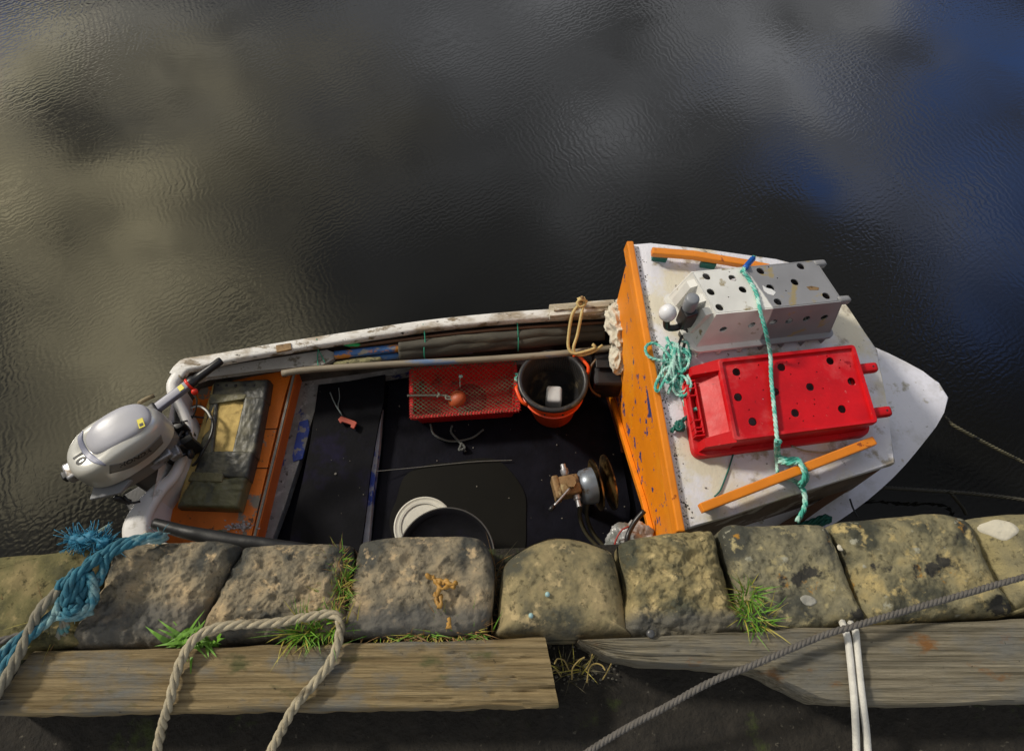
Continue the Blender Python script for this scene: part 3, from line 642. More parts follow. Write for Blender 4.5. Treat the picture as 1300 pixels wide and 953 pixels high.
# bulkhead
def down(p, z, aft=0): return Vector((p.x+aft, p.y, z))
bulk_top = [lip[0].lerp(lip[1], t) for t in (0.0, .2, .4, .6, .8, 1.0)]
zb = [.50, .16, .20, .30, .48, .62]
zb = [.52, .12, .26, .40, .55, .64]
tops = [p+Vector((-.006, 0, -.045)) for p in bulk_top]; bots = [down(p, z, -.006) for p, z in zip(bulk_top, zb)]
poly = tops+bots[::-1]; bm = bmesh.new(); vt = [bm.verts.new(p) for p in poly]; vb = [bm.verts.new(p+Vector((.022, .004, 0))) for p in poly]
bm.faces.new(vt); bm.faces.new(vb[::-1]); k_ = len(poly)
for i in range(k_): bm.faces.new((vt[i], vb[i], vb[(i+1) % k_], vt[(i+1) % k_]))
put('bulkhead', *from_bm(bm), ORANGE, boat)
g = G()
for i in range(1, 5):
    a, b2 = bots[i]+Vector((-.012, 0, .014)), bots[i+1]+Vector((-.012, 0, .014)); d_ = (b2-a).normalized(); up_ = Vector((1, 0, 0)).cross(d_).normalized()
    g.add(*box((0, 0, 0), ((b2-a).length+.004, .02, .03), frame((a+b2)/2, d_, Vector((1, 0, 0)), up_), .003))
g.put('bulkhead_trim', ORANGE3, boat)
# dark back panel low in the opening (orange-brown thwart support)
put('inner_post', *tube([P(764, 486, .13), P(790, 575, .13)], .016, 8), M('red_brown_frame', (.22, .05, .015), .6, .3, 9, .3, 40), boat)
# foredeck
fd = []
i0 = 33
bxx = lambda q: q.x > .03+(r0.x+(r1.x-r0.x)*(q.y-r0.y)/(r1.y-r0.y))
for i in range(22, NS):
    if not bxx(Fp[i]): continue
    q = Fp[i]; fd.append(Vector((q.x, q.y, gz(i/(NS-1))+.012)))
for i in range(NS-2, 22, -1):
    if not bxx(Np[i]): continue
    q = Np[i]; fd.append(Vector((q.x, q.y, gz(i/(NS-1))+.012)))
fdz = sum(p.z for p in fd)/len(fd)
put('foredeck', *prism(fd, .03, .008, 3), DECKW, boat, auto=40)
# cuddy side walls
def wall(p, q, z, th=.02):
    A, B = p-rn*.03, q-rn*.03; n0 = (B-A).cross(Vector((0, 0, 1))).normalized()*th
    vs = [A, B, down(B, z), down(A, z)]; vs += [v+n0 for v in vs]
    return vs, [(0, 1, 2, 3), (4, 5, 6, 7), (0, 1, 5, 4), (1, 2, 6, 5), (2, 3, 7, 6), (3, 0, 4, 7)]
SIDEW = M('stained_cuddy_side', (.16, .12, .09), .7, .4, 8, .4, 40, [((.45, .43, .40), 7, .55, .08), ((.16, .05, .015), 6, .60, .06)])
g = G(); cen = RP(950, 490, 0)
wp = [RP(u, v, 0) for u, v in [(872, 655), (1000, 617), (1128, 580), (1118, 512), (1106, 448), (1070, 395), (1034, 348), (900, 323), (812, 316)]]
for a, b2 in zip(wp[:-1], wp[1:]): g.add(*wall(a, b2, .5))
g.put('cuddy_side', SIDEW, boat)
put('deck_beam', *prism([P(u, v, .655) for u, v in [(985, 668), (1045, 632), (1085, 608), (1090, 614), (1050, 640), (1000, 676)]], .04, .004), BROWNW, boat)
g = cord([P(1079, 633, .64), P(1083, 645, .642), P(1089, 656, .642)], .004); g.put('deck_seam', BLK, boat)
# grab rails
def rail(px, hh, wd=.03, ht=.028):
    p = [RP(u, v, hh) for u, v in px]; g = G()
    for a, b2 in zip(p[:-1], p[1:]):
        d_ = (b2-a).normalized(); y_ = rn.cross(d_).normalized(); g.add(*box((0, 0, 0), ((b2-a).length+.006, wd, ht), frame((a+b2)/2, d_, y_, rn), .005))
    o = g.put('grab_rail', ORANGE3, boat)
    for t in (.08, .5, .92):
        g = G(); c = p[0].lerp(p[-1], t)-rn*(hh*.5+.006); d_ = (p[-1]-p[0]).normalized(); y_ = rn.cross(d_).normalized()
        g.add(*box((0, 0, 0), (.06, wd*.7, hh-.012), frame(c, d_, y_, rn), .003)); g.put('rail_foot', TEALD, o)
    return o
rail([(828, 320), (880, 324), (952, 336), (975, 341)], .045)
rail([(890, 645), (1108, 560)], .05, .032, .026)
# signal light and vent
sg = empty('mast_stub', RP(870, 440, 0)); sg.parent = boat; sg.location = WL[sg]-WL[boat]
vp = Vector((0, 0, 1)); base = RP(866, 425, 0)
mc = put('mast_bracket', *tube([base, base+Vector((.0, -.0, .13))], .016, 12), BLACKP, boat, smooth=True)
bpy.data.objects.remove(sg)
topc = P(871, 412, 1.16)
g = G(); g.add(*box((0, 0, 0), (.05, .05, .10), frame(P(872, 402, 1.19), Vector((.9, .3, 0)).normalized(), Vector((-.3, .9, 0)).normalized(), vp), .006)); g.put('lamp_block', BLACKP, mc)
put('lamp_cap', *lathe([(.0, .05), (.018, .05), (.024, .045), (.026, .02), (.026, 0), (.022, -.03)], P(876, 387, 1.26), vp, 20), GREYPL, mc, smooth=True)
put('lamp_arm', *tube(crom([P(872, 410, 1.14), P(858, 416, 1.13), P(847, 415, 1.13), P(846, 404, 1.18)], .01), .013, 10), BLACKP, mc, smooth=True)
put('lamp_dome', *lathe([(0, .045), (.012, .043), (.026, .032), (.033, .012), (.030, -.004), (.014, -.012), (.0, -.012)], P(847, 399, 1.20), vp, 24), M('white_lamp_dome', (.78, .78, .80), .3, .03, 9, 0), mc, smooth=True)
# cable by the mast
g = cord([RP(872, 420, .06), RP(868, 440, .02), RP(862, 455, .015)], .006); cord([RP(866, 425, .06), RP(858, 447, .02)], .005, g); g.put('cable', BLACKP, boat, smooth=True)

from mathutils.bvhtree import BVHTree
def bvh(vs, fs): return BVHTree.FromPolygons([Vector(v) for v in vs], [list(f) for f in fs])
def hit(tree, u, v):
    o = Vector((0, 0, H)); r_ = tree.ray_cast(o, ray(u, v).normalized()); return r_[0], r_[1]
def conform(tree, vs, fs, lift):         # lay a thin marking onto a curved surface
    out = []
    for p, n_, z in vs:
        h = tree.ray_cast(p+n_*.08, -n_, .3); q = h[0] if h[0] is not None else p
        out.append(q+n_*(lift+z))
    return out, fs
def print_on(tree, txt, size, u0, v0, u1, v1, shear=.1, flip=1):
    a, na = hit(tree, u0, v0); b_, nb = hit(tree, u1, v1); n_ = (na+nb).normalized()
    if n_.z < 0: n_ = -n_
    e1 = (b_-a); e1 -= n_*e1.dot(n_); e1.normalize(); e2 = n_.cross(e1).normalized(); c = (a+b_)/2
    vs, fs = text_mesh(txt, size, lambda x, y, z: (c+e1*x+e2*y, n_, z), .0006, shear)
    return conform(tree, vs, fs, .0015)
def strip_on(tree, up, lo, lift=.002, n_=28, m_=6):
    U = resample([Vector((u, v, 0)) for u, v in up], n_); Lo = resample([Vector((u, v, 0)) for u, v in lo], n_); top = []
    for i in range(n_):
        for j in range(m_):
            q = U[i].lerp(Lo[i], j/(m_-1)); p, nn = hit(tree, q.x, q.y)
            if p is None: p, nn = top[-1] if top else (P(q.x, q.y, .8), Vector((0, 0, 1)))
            if nn.dot(Vector((0, 0, H))-p) < 0: nn = -nn
            top.append((p, nn))
    vs = [p+nn*lift for p, nn in top]+[p-nn*.006 for p, nn in top]; k = n_*m_; fs = []
    for i in range(n_-1):
        for j in range(m_-1):
            a = i*m_+j; fs += [(a, a+1, a+m_+1, a+m_), (k+a, k+a+m_, k+a+m_+1, k+a+1)]
    bd = [i*m_ for i in range(n_)]+[(n_-1)*m_+j for j in range(1, m_)]+[i*m_+m_-1 for i in range(n_-2, -1, -1)]+[j for j in range(m_-2, 0, -1)]
    for q in range(len(bd)): a, b_ = bd[q], bd[(q+1) % len(bd)]; fs.append((a, b_, k+b_, k+a))
    return vs, fs
# ================================================================== OUTBOARD
mo = empty('outboard_motor', P(205, 560, .2)); tag(mo, 'silver grey outboard motor marked 10 on the transom of the white boat', 'outboard motor')
ZM = .78
ca, cb_ = P(84, 594, ZM-.04), P(204, 524, ZM-.04)
ax = (cb_-ca); Lc = ax.length; ax.normalize(); ay = Vector((-ax.y, ax.x, 0)); cc = (ca+cb_)/2
fm = frame(cc, ax, ay, Vector((0, 0, 1)))
def cowl(s0, s1, zlo, zhi, sc=1.0, e=2.6, zs=None, n1=56):
    # superellipse plan, domed top; plan wider towards the stern (x<0)
    vs = []; fs = []; rings = []
    for k in range(zs or 18):
        t = k/((zs or 18)-1); rings.append(t)
    for t in rings:
        z = zlo+(zhi-zlo)*math.sin(t*math.pi/2)**.75
        kk = max(0.0, 1-t**3.2)**.5 if t > .0 else 1
        kk = kk if t > .02 else 1
        for i in range(n1):
            a = 2*math.pi*i/n1; c, s = math.cos(a), math.sin(a)
            x = math.copysign(abs(c)**(2/e), c); y = math.copysign(abs(s)**(2/e), s)
            wdt = 1-.10*x
            vs.append(fm(x*Lc*.5*sc*kk, y*s1*wdt*sc*kk, z-.020*(x-.2)**2*t*1.2))
    for j in range(len(rings)-1):
        for i in range(n1): fs.append((j*n1+i, j*n1+(i+1) % n1, (j+1)*n1+(i+1) % n1, (j+1)*n1+i))
    return vs, fs
cv, cf = cowl(0, .113, -.115, .055, e=2.35); ctree = bvh(cv, cf)
body = put('cowling', cv, cf, SILVER, mo, smooth=True)
# raised pale top panel
vs = []; fs = []; n1 = 48
for (sc, z) in ((1.0, .026), (.985, .045), (.93, .054), (.7, .0605), (.4, .0635), (.1, .064)):
    for i in range(n1):
        a = 2*math.pi*i/n1; c, s = math.cos(a), math.sin(a); x = math.copysign(abs(c)**.78, c); y = math.copysign(abs(s)**.78, s)
        vs.append(fm(.040+x*.130*sc, .014+y*.078*sc, z-.012*(x*sc)**2*1.2))
for j in range(5):
    for i in range(n1): fs.append((j*n1+i, j*n1+(i+1) % n1, (j+1)*n1+(i+1) % n1, (j+1)*n1+i))
fs.append(tuple(range(5*n1, 6*n1)))
put('cowling_top', vs, fs, LAV, mo, smooth=True)
put('air_intake', *strip_on(ctree, [(105, 547), (99, 557), (103, 571), (114, 585), (134, 591)], [(106, 547), (105, 558), (111, 570), (122, 580), (135, 590)], .003), LAVD, mo, smooth=True)
put('flank_band', *strip_on(ctree, [(139, 590), (160, 585), (185, 569), (204, 551)], [(139, 601), (166, 593), (190, 578), (207, 562)], .002), DGREY, mo, smooth=True)
put('lettering', *print_on(ctree, 'HONDA', .034, 150, 592, 192, 570, .15), BLK, mo)
put('lettering', *print_on(ctree, '10', .055, 96, 575, 104, 588, .1), BLK, mo)
def sticker(u, v, z, w_, h_, ang, nm='warning_sticker', par=None):
    c = P(u, v, z); x_ = Vector((math.cos(R(ang)), math.sin(R(ang)), 0)); y_ = Vector((-x_.y, x_.x, 0))
    o = put(nm, *box((0, 0, 0), (w_, h_, .003), frame(c, x_, y_, Vector((0, 0, 1))), .001, 1), YEL, mo)
    put('sticker_print', *box((w_*.18, 0, .0022), (w_*.30, h_*.6, .001), frame(c, x_, y_, Vector((0, 0, 1))), .0, 1), BLK, o)
    return o
sticker(179, 537, ZM+.022, .042, .024, -62)
# lower cowl, mid leg, bracket
put('lower_cowl', *cowl(0, .108, -.22, -.11, .90), DGREY, mo, smooth=True)
legc = fm(-.02, 0, -.25)
put('drive_leg', *box((0, 0, -.35), (.15, .07, .70), frame(legc, ax, ay, vp), .025, 3), DMETAL, mo, auto=50)
put('splash_plate', *box((-.06, -.02, -.30), (.26, .17, .012), frame(legc, ax, ay, vp), .005), DMETAL, mo)
put('rear_grip', *box((-.205, .015, -.07), (.045, .075, .05), fm, .012, 3), STEEL, mo, auto=50)
put('rear_latch', *box((-.232, .012, -.07), (.022, .035, .035), fm, .006, 3), DMETAL, mo, auto=50)
g = G()
g.add(*prism([fm(-.17, -.05, -.13), fm(-.21, -.10, -.13), fm(-.10, -.145, -.13), (fm(-.04, -.12, -.13)), fm(-.10, -.08, -.13)], .02, .004)); g.put('rear_skirt', M('grey_skirt', (.26, .27, .29), .4, .1, 9, .1, 60), mo)
g = cord([fm(-.10, -.15, -.16), fm(-.09, -.19, -.17), fm(-.06, -.20, -.18)], .005); cord([fm(-.13, -.14, -.15), fm(-.10, -.17, -.2)], .012, g); g.put('tilt_lever', DMETAL, mo, smooth=True)
# swivel bracket and clamps on transom
bc = P(214, 562, .50)
g = G(); g.add(*box((0, 0, -.02), (.10, .13, .12), frame(bc, ax, ay, vp), .015, 3)); g.add(*box((.07, .04, -.05), (.05, .03, .14), frame(bc, ax, ay, vp), .006)); g.add(*box((.07, -.04, -.05), (.05, .03, .14), frame(bc, ax, ay, vp), .006))
g.put('swivel_bracket', DMETAL, mo, auto=50)
for (u, v) in ((233, 553), (236, 576)):
    g = G(); a = P(u-10, v+2, .50); g.add(*tube([a, P(u+5, v, .47)], .007, 8)); g.add(*lathe([(0, .01), (.02, .008), (.024, 0), (.02, -.008), (0, -.01)], P(u+6, v, .47), Vector((1, .2, .2)), 14)); g.put('clamp_screw', BLACKP, mo, smooth=True)
put('bracket_plate', *prism([P(u, v, .60) for u, v in [(202, 561), (210, 553), (214, 562), (198, 573)]], .01, .002), M('pale_plate', (.66, .66, .68), .4, .1, 9, 0), mo)
g = G(); g.add(*box((0, 0, 0), (.08, .035, .03), frame(P(206, 580, .58), ax, ay, vp), .01, 3)); g.add(*box((0, 0, 0), (.05, .03, .05), frame(P(198, 588, .55), ax, ay, vp), .01, 3)); g.add(*box((0, 0, 0), (.05, .05, .04), frame(P(222, 575, .54), ax, ay, vp), .01, 3)); g.put('steering_lock', STEEL, mo, auto=50)
g = cord([P(176, 512, .66), P(186, 506, .66), P(196, 502, .655)], .010); cord([P(172, 516, .65), P(180, 509, .65)], .006, g); g.put('carry_bracket', M('brass_brown', (.22, .17, .09), .6, .3, 20, .3, 60), mo, smooth=True)
# tiller
ta, tb, tc2 = P(194, 522, .70), P(241, 487, .72), P(272, 464, .72)
td = (tb-ta).normalized(); ty = Vector((-td.y, td.x, 0)).normalized(); tz = td.cross(ty).normalized(); tz = tz if tz.z > 0 else -tz
put('tiller_arm', *box((0, 0, 0), ((tb-ta).length, .038, .03), frame((ta+tb)/2, td, ty, tz), .006, 3), M('grey_tiller_arm', (.19, .195, .25), .4, .06, 9, .05, 60), mo, auto=50)
put('tiller_hinge', *box((0, 0, 0), (.05, .052, .045), frame(ta, td, ty, tz), .01, 3), DMETAL, mo, auto=50)
gr = [tb+td*a for a in (0, .03, .04, .06, .09, .13, .145)]
vs, fs = lathe([(.0, -.01), (.021, -.01), (.024, .0), (.024, .022), (.018, .028), (.0185, .05), (.0165, .10), (.0175, .15), (.014, .158), (0, .158)], tb, td, 24)
grip = put('throttle_grip', vs, fs, BLACKP, mo, smooth=True)
put('red_ring', *lathe([(.0245, -.006), (.027, -.004), (.027, .004), (.0245, .006)], tb+td*-.004, td, 24), REDPL, mo, smooth=True)
put('stop_switch', *lathe([(0, .012), (.012, .01), (.014, 0), (.012, -.01), (0, -.012)], P(247, 497, .71), Vector((.5, -.6, .4)), 16), REDPL, mo, smooth=True)
c = tb-td*.035+tz*.0165; put('warning_sticker', *box((0, 0, 0), (.022, .026, .002), frame(c, td, ty, tz), .0006, 1), YEL, mo)
# cables and fuel hose
g = cord([P(206, 530, .62), P(214, 537, .58), P(228, 536, .53), P(244, 530, .42), P(250, 510, .55), P(246, 500, .66)], .004); g.put('stop_cable', BLACKP, mo, smooth=True)
g = cord([P(205, 535, .6), P(222, 540, .5), P(240, 529, .40), P(258, 530, .36), P(266, 528, .35)], .004); g.put('control_cable', BLACKP, mo, smooth=True)
g = cord([P(224, 560, .52), P(232, 548, .50), P(238, 560, .40), P(236, 580, .335), P(238, 592, .325), P(248, 588, .38), P(256, 575, .41), P(268, 552, .41), P(270, 535, .41), P(262, 521, .41), P(252, 515, .38), P(243, 517, .35)], .0065); g.put('fuel_hose', BLACKP, mo, smooth=True)
g = cord([P(242, 518, .39), P(252, 515.5, .405), P(262, 521, .418), P(268, 531, .422)], .005); g.put('fuel_hose_sheen', M('pale_hose_sheen', (.45, .45, .42), .3, .1, 9, 0), mo, smooth=True)  # highlight on the hose, made as a pale strip laid along it

# ================================================================== CUSHION
cu = empty('seat_cushion', P(290, 565, .30)); tag(cu, 'torn black vinyl cushion with yellow foam showing on the orange stern seat', 'cushion')
ZT = .375
def pad(px, z, th, mat, name, amp=.004, bev=.012, seed=0, parent=cu):
    c = [P(u, v, z) for u, v in px]; n1, n2 = 34, 34; vs = []; fs = []
    for i in range(n1+1):
        for j in range(n2+1):
            a, b2 = i/n1, j/n2
            p = c[0].lerp(c[1], a).lerp(c[3].lerp(c[2], a), b2)
            da = min(a, 1-a)*(c[1]-c[0]).length; db = min(b2, 1-b2)*(c[3]-c[0]).length
            zz = 0
            for d in (da, db):
                if d < bev: zz -= bev*(1-math.sqrt(max(0, 1-(1-d/bev)**2)))
            zz += amp*(noise.fractal((p+Vector((seed, 0, 0)))*16, .7, 2, 4)+.6*(.3-abs(noise.noise(p*30+Vector((seed, 1, 0))))))
            vs.append(p+Vector((0, 0, zz)))
    m = n2+1
    for i in range(n1):
        for j in range(n2): fs.append((i*m+j, i*m+j+1, (i+1)*m+j+1, (i+1)*m+j))
    lp = [i*m for i in range(n1+1)]+[n1*m+j for j in range(1, m)]+[i*m+n2 for i in range(n1-1, -1, -1)]+[j for j in range(n2-1, 0, -1)]
    b0 = len(vs)
    for q in lp: p = vs[q]; vs.append(Vector((p.x, p.y, z-th)))
    for k in range(len(lp)): fs.append((lp[k], lp[(k+1) % len(lp)], b0+(k+1) % len(lp), b0+k))
    return put(name, vs, fs, mat, parent, auto=60)
pad([(270, 484), (340, 480), (303, 646), (223, 643)], ZT-.012, .062, FOAM, 'foam', .006)
pad([(270, 484), (341, 480), (337, 507), (267, 509)], ZT+.004, .078, CUSH, 'cover', .004, .014, 1)
pad([(266, 500), (313, 500), (311, 506), (265, 513)], ZT+.007, .02, TAPE, 'tape_band', .002, .003, 12)
pad([(310, 502), (337, 502), (323, 577), (293, 577)], ZT+.003, .076, CUSH, 'cover', .004, .012, 2)
pad([(267, 507), (277, 507), (270, 577), (251, 577)], ZT+.002, .075, CUSH, 'cover', .004, .010, 3)
pad([(254, 572), (323, 571), (314, 607), (244, 603)], ZT+.004, .078, CUSH, 'cover', .005, .012, 4)
pad([(243, 598), (284, 600), (282, 612), (238, 610)], ZT+.006, .06, TAPE, 'tape_band', .003, .006, 5)
pad([(242, 608), (314, 604), (302, 645), (222, 642)], ZT+.002, .076, M('creased_olive_vinyl', (.12, .115, .055), .4, .4, 9, .8, 22, [((.040, .042, .034), 7, .52, .1)], bdist=.008), 'cover', .007, .014, 6)
pad([(262, 536), (272, 514), (266, 545), (256, 556)], ZT+.004, .02, FOAM, 'foam', .003, .004, 9)
for k in range(5):
    p = P(276+k*11.5, 489, ZT+.006); put('button', *lathe([(0, .001), (.005, .0015), (.007, -.001), (.007, -.008)], p, vp, 14), BLACKP, cu, smooth=True)

# ================================================================== THINGS IN THE BOAT
def crand(a, b): return a+(b-a)*random.random()
# mats
def mat_sheet(px, z, label, m, th=.012):
    o = put('floor_mat', *prism([P(u, v, z) for u, v in px], th, .003), m); return tag(o, label, 'mat', 'black mats on the boat floor')
mat_sheet([(404, 488), (440, 484), (489, 475), (487, 510), (480, 540), (470, 600), (464, 655), (458, 700), (366, 694), (372, 660), (384, 610), (394, 560)], .222, 'narrow black mat between the orange seat front and the blue grey batten', MATB, .02)
mat_sheet([(494, 486), (560, 478), (640, 474), (740, 474), (768, 500), (786, 560), (800, 640), (800, 715), (470, 715), (472, 690), (484, 600), (490, 530)], .152, 'wide black mat under the red tray and orange bucket', FLOOR)
tag(put('puddle', *prism([q+Vector((.035*noise.noise(q*5), .035*noise.noise(q*5.7), 0)) for q in crom([P(u, v, .157) for u, v in [(500, 640), (515, 605), (545, 588), (590, 583), (630, 588), (660, 612), (672, 650), (665, 700), (600, 712), (520, 712), (498, 680)]], .02, True)], .004, 0), WET), kind='structure')
tag(cord([P(478, 598, .20), P(530, 593, .165), P(600, 586, .165), P(650, 584, .165)], .0017).put('twine', M('pale_twine', (.16, .155, .14), .8, .1, 20, 0)), 'thin pale twine stretched across the black boat floor', 'twine')
# red hook, twine
g = G(); g.add(*prism([P(u, v, .25) for u, v in [(429, 532), (433, 528), (450, 534), (453, 536), (449, 544), (445, 542), (446, 538), (434, 534), (432, 537)]], .012, .002))
tag(g.put('red_bracket', M('faded_red_plastic', (.42, .07, .04), .5, .1, 20, .1, 60)), 'small faded red plastic bracket lying on the narrow black mat', 'bracket')
g = cord([P(430, 492, .24), P(431, 505, .235), P(429, 516, .235), P(434, 527, .24)], .002); cord([P(419, 498, .24), P(425, 512, .236), P(433, 525, .24)], .003, g)
tag(g.put('snagged_line', M('grey_line', (.18, .22, .22), .7, .2, 20, 0), smooth=True), 'thin tangled grey line leading to the red bracket', 'line')
# shells and crumbs on the floor
# oars and poles along the far side
def pole(name, pts, r, mat, label, cat, **k): return tag(cord([P(*a) for a in pts], r, seg=12, ds=.03, **k).put(name, mat, smooth=True), label, cat)
pole('pole', [(358, 474, .46), (395, 469, .46), (500, 462, .45), (600, 457, .45), (700, 450, .45), (782, 441, .45)], .0155, POLEM, 'long bare wood pole lying along the inside of the far gunwale', 'pole')
pole('oar', [(425, 452, .43), (470, 446, .43), (520, 441, .43), (600, 432, .43)], .020, OARM, 'oar shaft with flaking blue and orange paint entering the canvas roll', 'oar', group=None) if False else None
tag(cord([P(425, 451, .44), P(470, 445.5, .44), P(520, 440, .44), P(600, 432, .43)], .020, seg=12, ds=.03).put('oar', OARM, smooth=True), 'oar shaft with flaking blue and orange paint beside the white gunwale', 'oar')
tag(cord([P(440, 461, .40), P(500, 452, .40), P(600, 444, .40)], .017, seg=12, ds=.03).put('oar', M('blue_oar_paint', (.06, .17, .40), .6, .2, 9, .3, 50, [((.25, .23, .15), 9, .5, .06)], stretch=(.7, 1.5, 1.5)), smooth=True), 'thin blue shaft lying between the oar and the bare wood pole', 'oar')
g = G(); c = crom([P(424, 463, .42), P(450, 460, .42), P(484, 456, .42)], .008); g.add(*tube(c, .018, 10, rf=lambda t: (.6+.5*math.sin(math.pi*min(1, t*1.02))**.5))); g.v = [v+Vector(noise.noise_vector(v*60))*.004 for v in g.v]
tag(g.put('mossy_stick', M('moss_crust', (.24, .22, .11), .9, .4, 30, 1, 60, [((.09, .08, .05), 25, .52, .06)]), smooth=True), 'crusty moss-covered stick end beside the blue oars', 'stick')
g = G()
for (z0, dv, rr, s) in ((.425, 0, .042, 1), (.455, -6, .028, 2)):
    c = crom([P(507, 446+dv, z0), P(560, 441+dv, z0), P(640, 433+dv, z0), P(700, 428+dv, z0), P(766, 421+dv, z0)], .012); vs, fs = tube(c, rr, 16)
    vs = [v+Vector((0, 0, 1))*.007*noise.noise(Vector((v.x*9, v.y*30, v.z*30+s)))+Vector((0, 1, 0))*.008*noise.noise(Vector((v.x*7, s, v.z*20))) for v in vs]; g.add(vs, fs)
rl = tag(g.put('canvas_roll', ROLLM, smooth=True), 'long rolled dark grey canvas lying along the inside of the far gunwale', 'canvas roll')
for (u, v) in ((540, 443), (658, 432)):
    c = [P(u, v, .425)+Vector((0, math.cos(a), math.sin(a)))*.05 for a in [2*math.pi*k/16 for k in range(16)]]
    g = cord(c, .003, closed=True); cord([P(u-3, v-32, .52), P(u-1, v-20, .50), P(u, v-4, .475)], .0028, g); g.put('lashing', GREENS, rl, smooth=True)
g = cord([P(402, 430, .52), P(404, 445, .47), P(403, 452, .45), P(404, 466, .45)], .0025); cord([P(405, 445, .46), P(413, 461, .45)], .002, g)
tag(g.put('twine_tie', GREENS, smooth=True), 'green twine tie over the grey shelf at the gunwale', 'twine')
tag(put('green_scrap', *blob(P(448, 438, .475), (.035, .008, .006), .3, 2, 3, 1)  , M('green_scrap', (.01, .32, .08), .5, .1, 9, 0), smooth=True), 'bright green plastic scrap tucked under the far gunwale', 'scrap')
# rope loop on the thole pin
g = cord([P(738, 384, .60), P(727, 398, .585), P(722, 425, .53), P(722, 442, .50), P(730, 449, .49), P(755, 442, .49), P(752, 437, .50)], .0075)
cord([P(741, 384, .60), P(738, 400, .585), P(733, 425, .53), P(728, 443, .50), P(735, 451, .475), P(752, 447, .475), P(765, 438, .49)], .007, g)
cord([P(733, 380, .61), P(741, 378, .615), P(743, 386, .60), P(736, 390, .60), P(733, 384, .61), P(738, 380, .62), P(745, 383, .60)], .0075, g)
tag(g.put('cord_loop', YELR, smooth=True), 'yellowed cord looped over the pin on the far gunwale', 'cord')
# rag
g = G(); g.add(*blob(P(790, 416, .56), (.062, .105, .06), .45, 1.7, 6, 3, True, .2)); g.add(*blob(P(785, 452, .50), (.035, .075, .04), .4, 1.6, 5, 8, True, -.1)); g.add(*blob(P(795, 388, .60), (.05, .035, .02), .5, 2.5, 5, 5, True)); 
tag(g.put('rag', CLOTH, smooth=True), 'crumpled cream rag stuffed between the gunwale and orange bulkhead', 'rag')
# black box with hose
g = G(); g.add(*box((0, 0, 0), (.14, .17, .16), frame(P(770, 476, .36), Vector((1, 0, 0)), Vector((0, 1, 0)), vp), .02, 3)); bb = g.put('black_box', M('black_box_plastic', (.016, .015, .018), .4, .3, 9, .1, 60)); tag(bb, 'small black box below the rag in the corner by the bulkhead', 'box')
g = G(); g.add(*box((0, 0, 0), (.10, .04, .012), frame(P(770, 462, .46), Vector((1, 0, 0)), Vector((0, 1, 0)), vp), .004)); g.put('lid', BLACKP, bb)
tag(cord([P(757, 456, .46), P(750, 466, .44), P(747, 482, .40), P(752, 496, .36), P(762, 503, .33)], .006).put('hose', BROWNR, smooth=True), 'thin brown hose looping beside the small black box', 'hose')

# --- tray with net
tr = empty('bait_tray', P(590, 500, .16)); tag(tr, 'red plastic tray covered with green net holding a terracotta float', 'tray')
zt = .30
tq = [P(521, 466, zt), P(655, 458, zt), P(661, 521, zt), P(519, 532, zt)]
tcen = sum(tq, Vector())/4; tx = ((tq[1]-tq[0])+(tq[2]-tq[3])).normalized(); ty_ = Vector((-tx.y, tx.x, 0)); A_ = ((tq[1]-tq[0]).length+(tq[2]-tq[3]).length)/4; B_ = ((tq[3]-tq[0]).length+(tq[2]-tq[1]).length)/4
ft = frame(tcen, tx, ty_, vp)
def rr(a, b, r, n=5):
    o = []
    for (sx, sy, a0) in ((1, 1, 0), (-1, 1, 90), (-1, -1, 180), (1, -1, 270)):
        for k in range(n): an = R(a0+90*k/(n-1)); o.append((sx*(a-r)+r*math.cos(an), sy*(b-r)+r*math.sin(an)))
    return o
vs = []; fs = []; K = 20
lay = [(A_, B_, .0, .02), (A_, B_, -.022, .02), (A_-.012, B_-.012, -.024, .018), (A_-.03, B_-.028, -.135, .018), (A_-.036, B_-.034, -.128, .016), (A_-.018, B_-.018, -.012, .014), (A_-.014, B_-.014, .0, .014)]
for (a, b2, z, r) in lay:
    for (x, y) in rr(a, b2, r): vs.append(ft(x, y, z))
nl = len(lay)
for j in range(nl):
    if j == 3: continue
    for k in range(K): fs.append((j*K+k, j*K+(k+1) % K, ((j+1) % nl)*K+(k+1) % K, ((j+1) % nl)*K+k))
fs.append(tuple(3*K+k for k in range(K))); fs.append(tuple(4*K+k for k in range(K)))
put('tray_body', vs, fs, REDD, tr, auto=35)
g = G(); random.seed(3)
def sagz(x, y): return .006-.035*max(0, (1-(x/A_)**2))*max(0, (1-(y/B_)**2))
nn = 30
for s in (1, -1):
    for k in range(-nn, nn+1):
        c0 = k*.0245; pts = []
        for q in range(25):
            y = -B_+2*B_*q/24; x = c0+s*y*1.15+.004*noise.noise(Vector((k*.7, q*.4, s)))
            if abs(x) <= A_-.004: pts.append(ft(x, y, sagz(x, y)))
        if len(pts) > 2: g.add(*tube(pts, .0012, 4))
g.put('net', NETM, tr)
g = G()
for (x0, y0, x1, y1) in ((-A_, -B_, A_, -B_), (A_, -B_, A_, B_), (A_, B_, -A_, B_), (-A_, B_, -A_, -B_)):
    L2 = math.hypot(x1-x0, y1-y0); m = int(L2/.014)
    for k in range(m):
        t_ = (k+.5)/m; x, y = x0+(x1-x0)*t_, y0+(y1-y0)*t_; d = Vector(((y1-y0)/L2, -(x1-x0)/L2, 0)); d = d if d.x*x+d.y*y > 0 else -d
        o_ = ft(x, y, 0); dd = tx*d.x+ty_*d.y; l_ = Vector((0, 0, 1))
        al = tx*((x1-x0)/L2)+ty_*((y1-y0)/L2)
        g.add(*tube([o_-dd*.018+l_*.002+al*.004, o_-dd*.008+l_*.004, o_+dd*.002+l_*.001-al*.002, o_+dd*.002-l_*.012], .0016, 4))
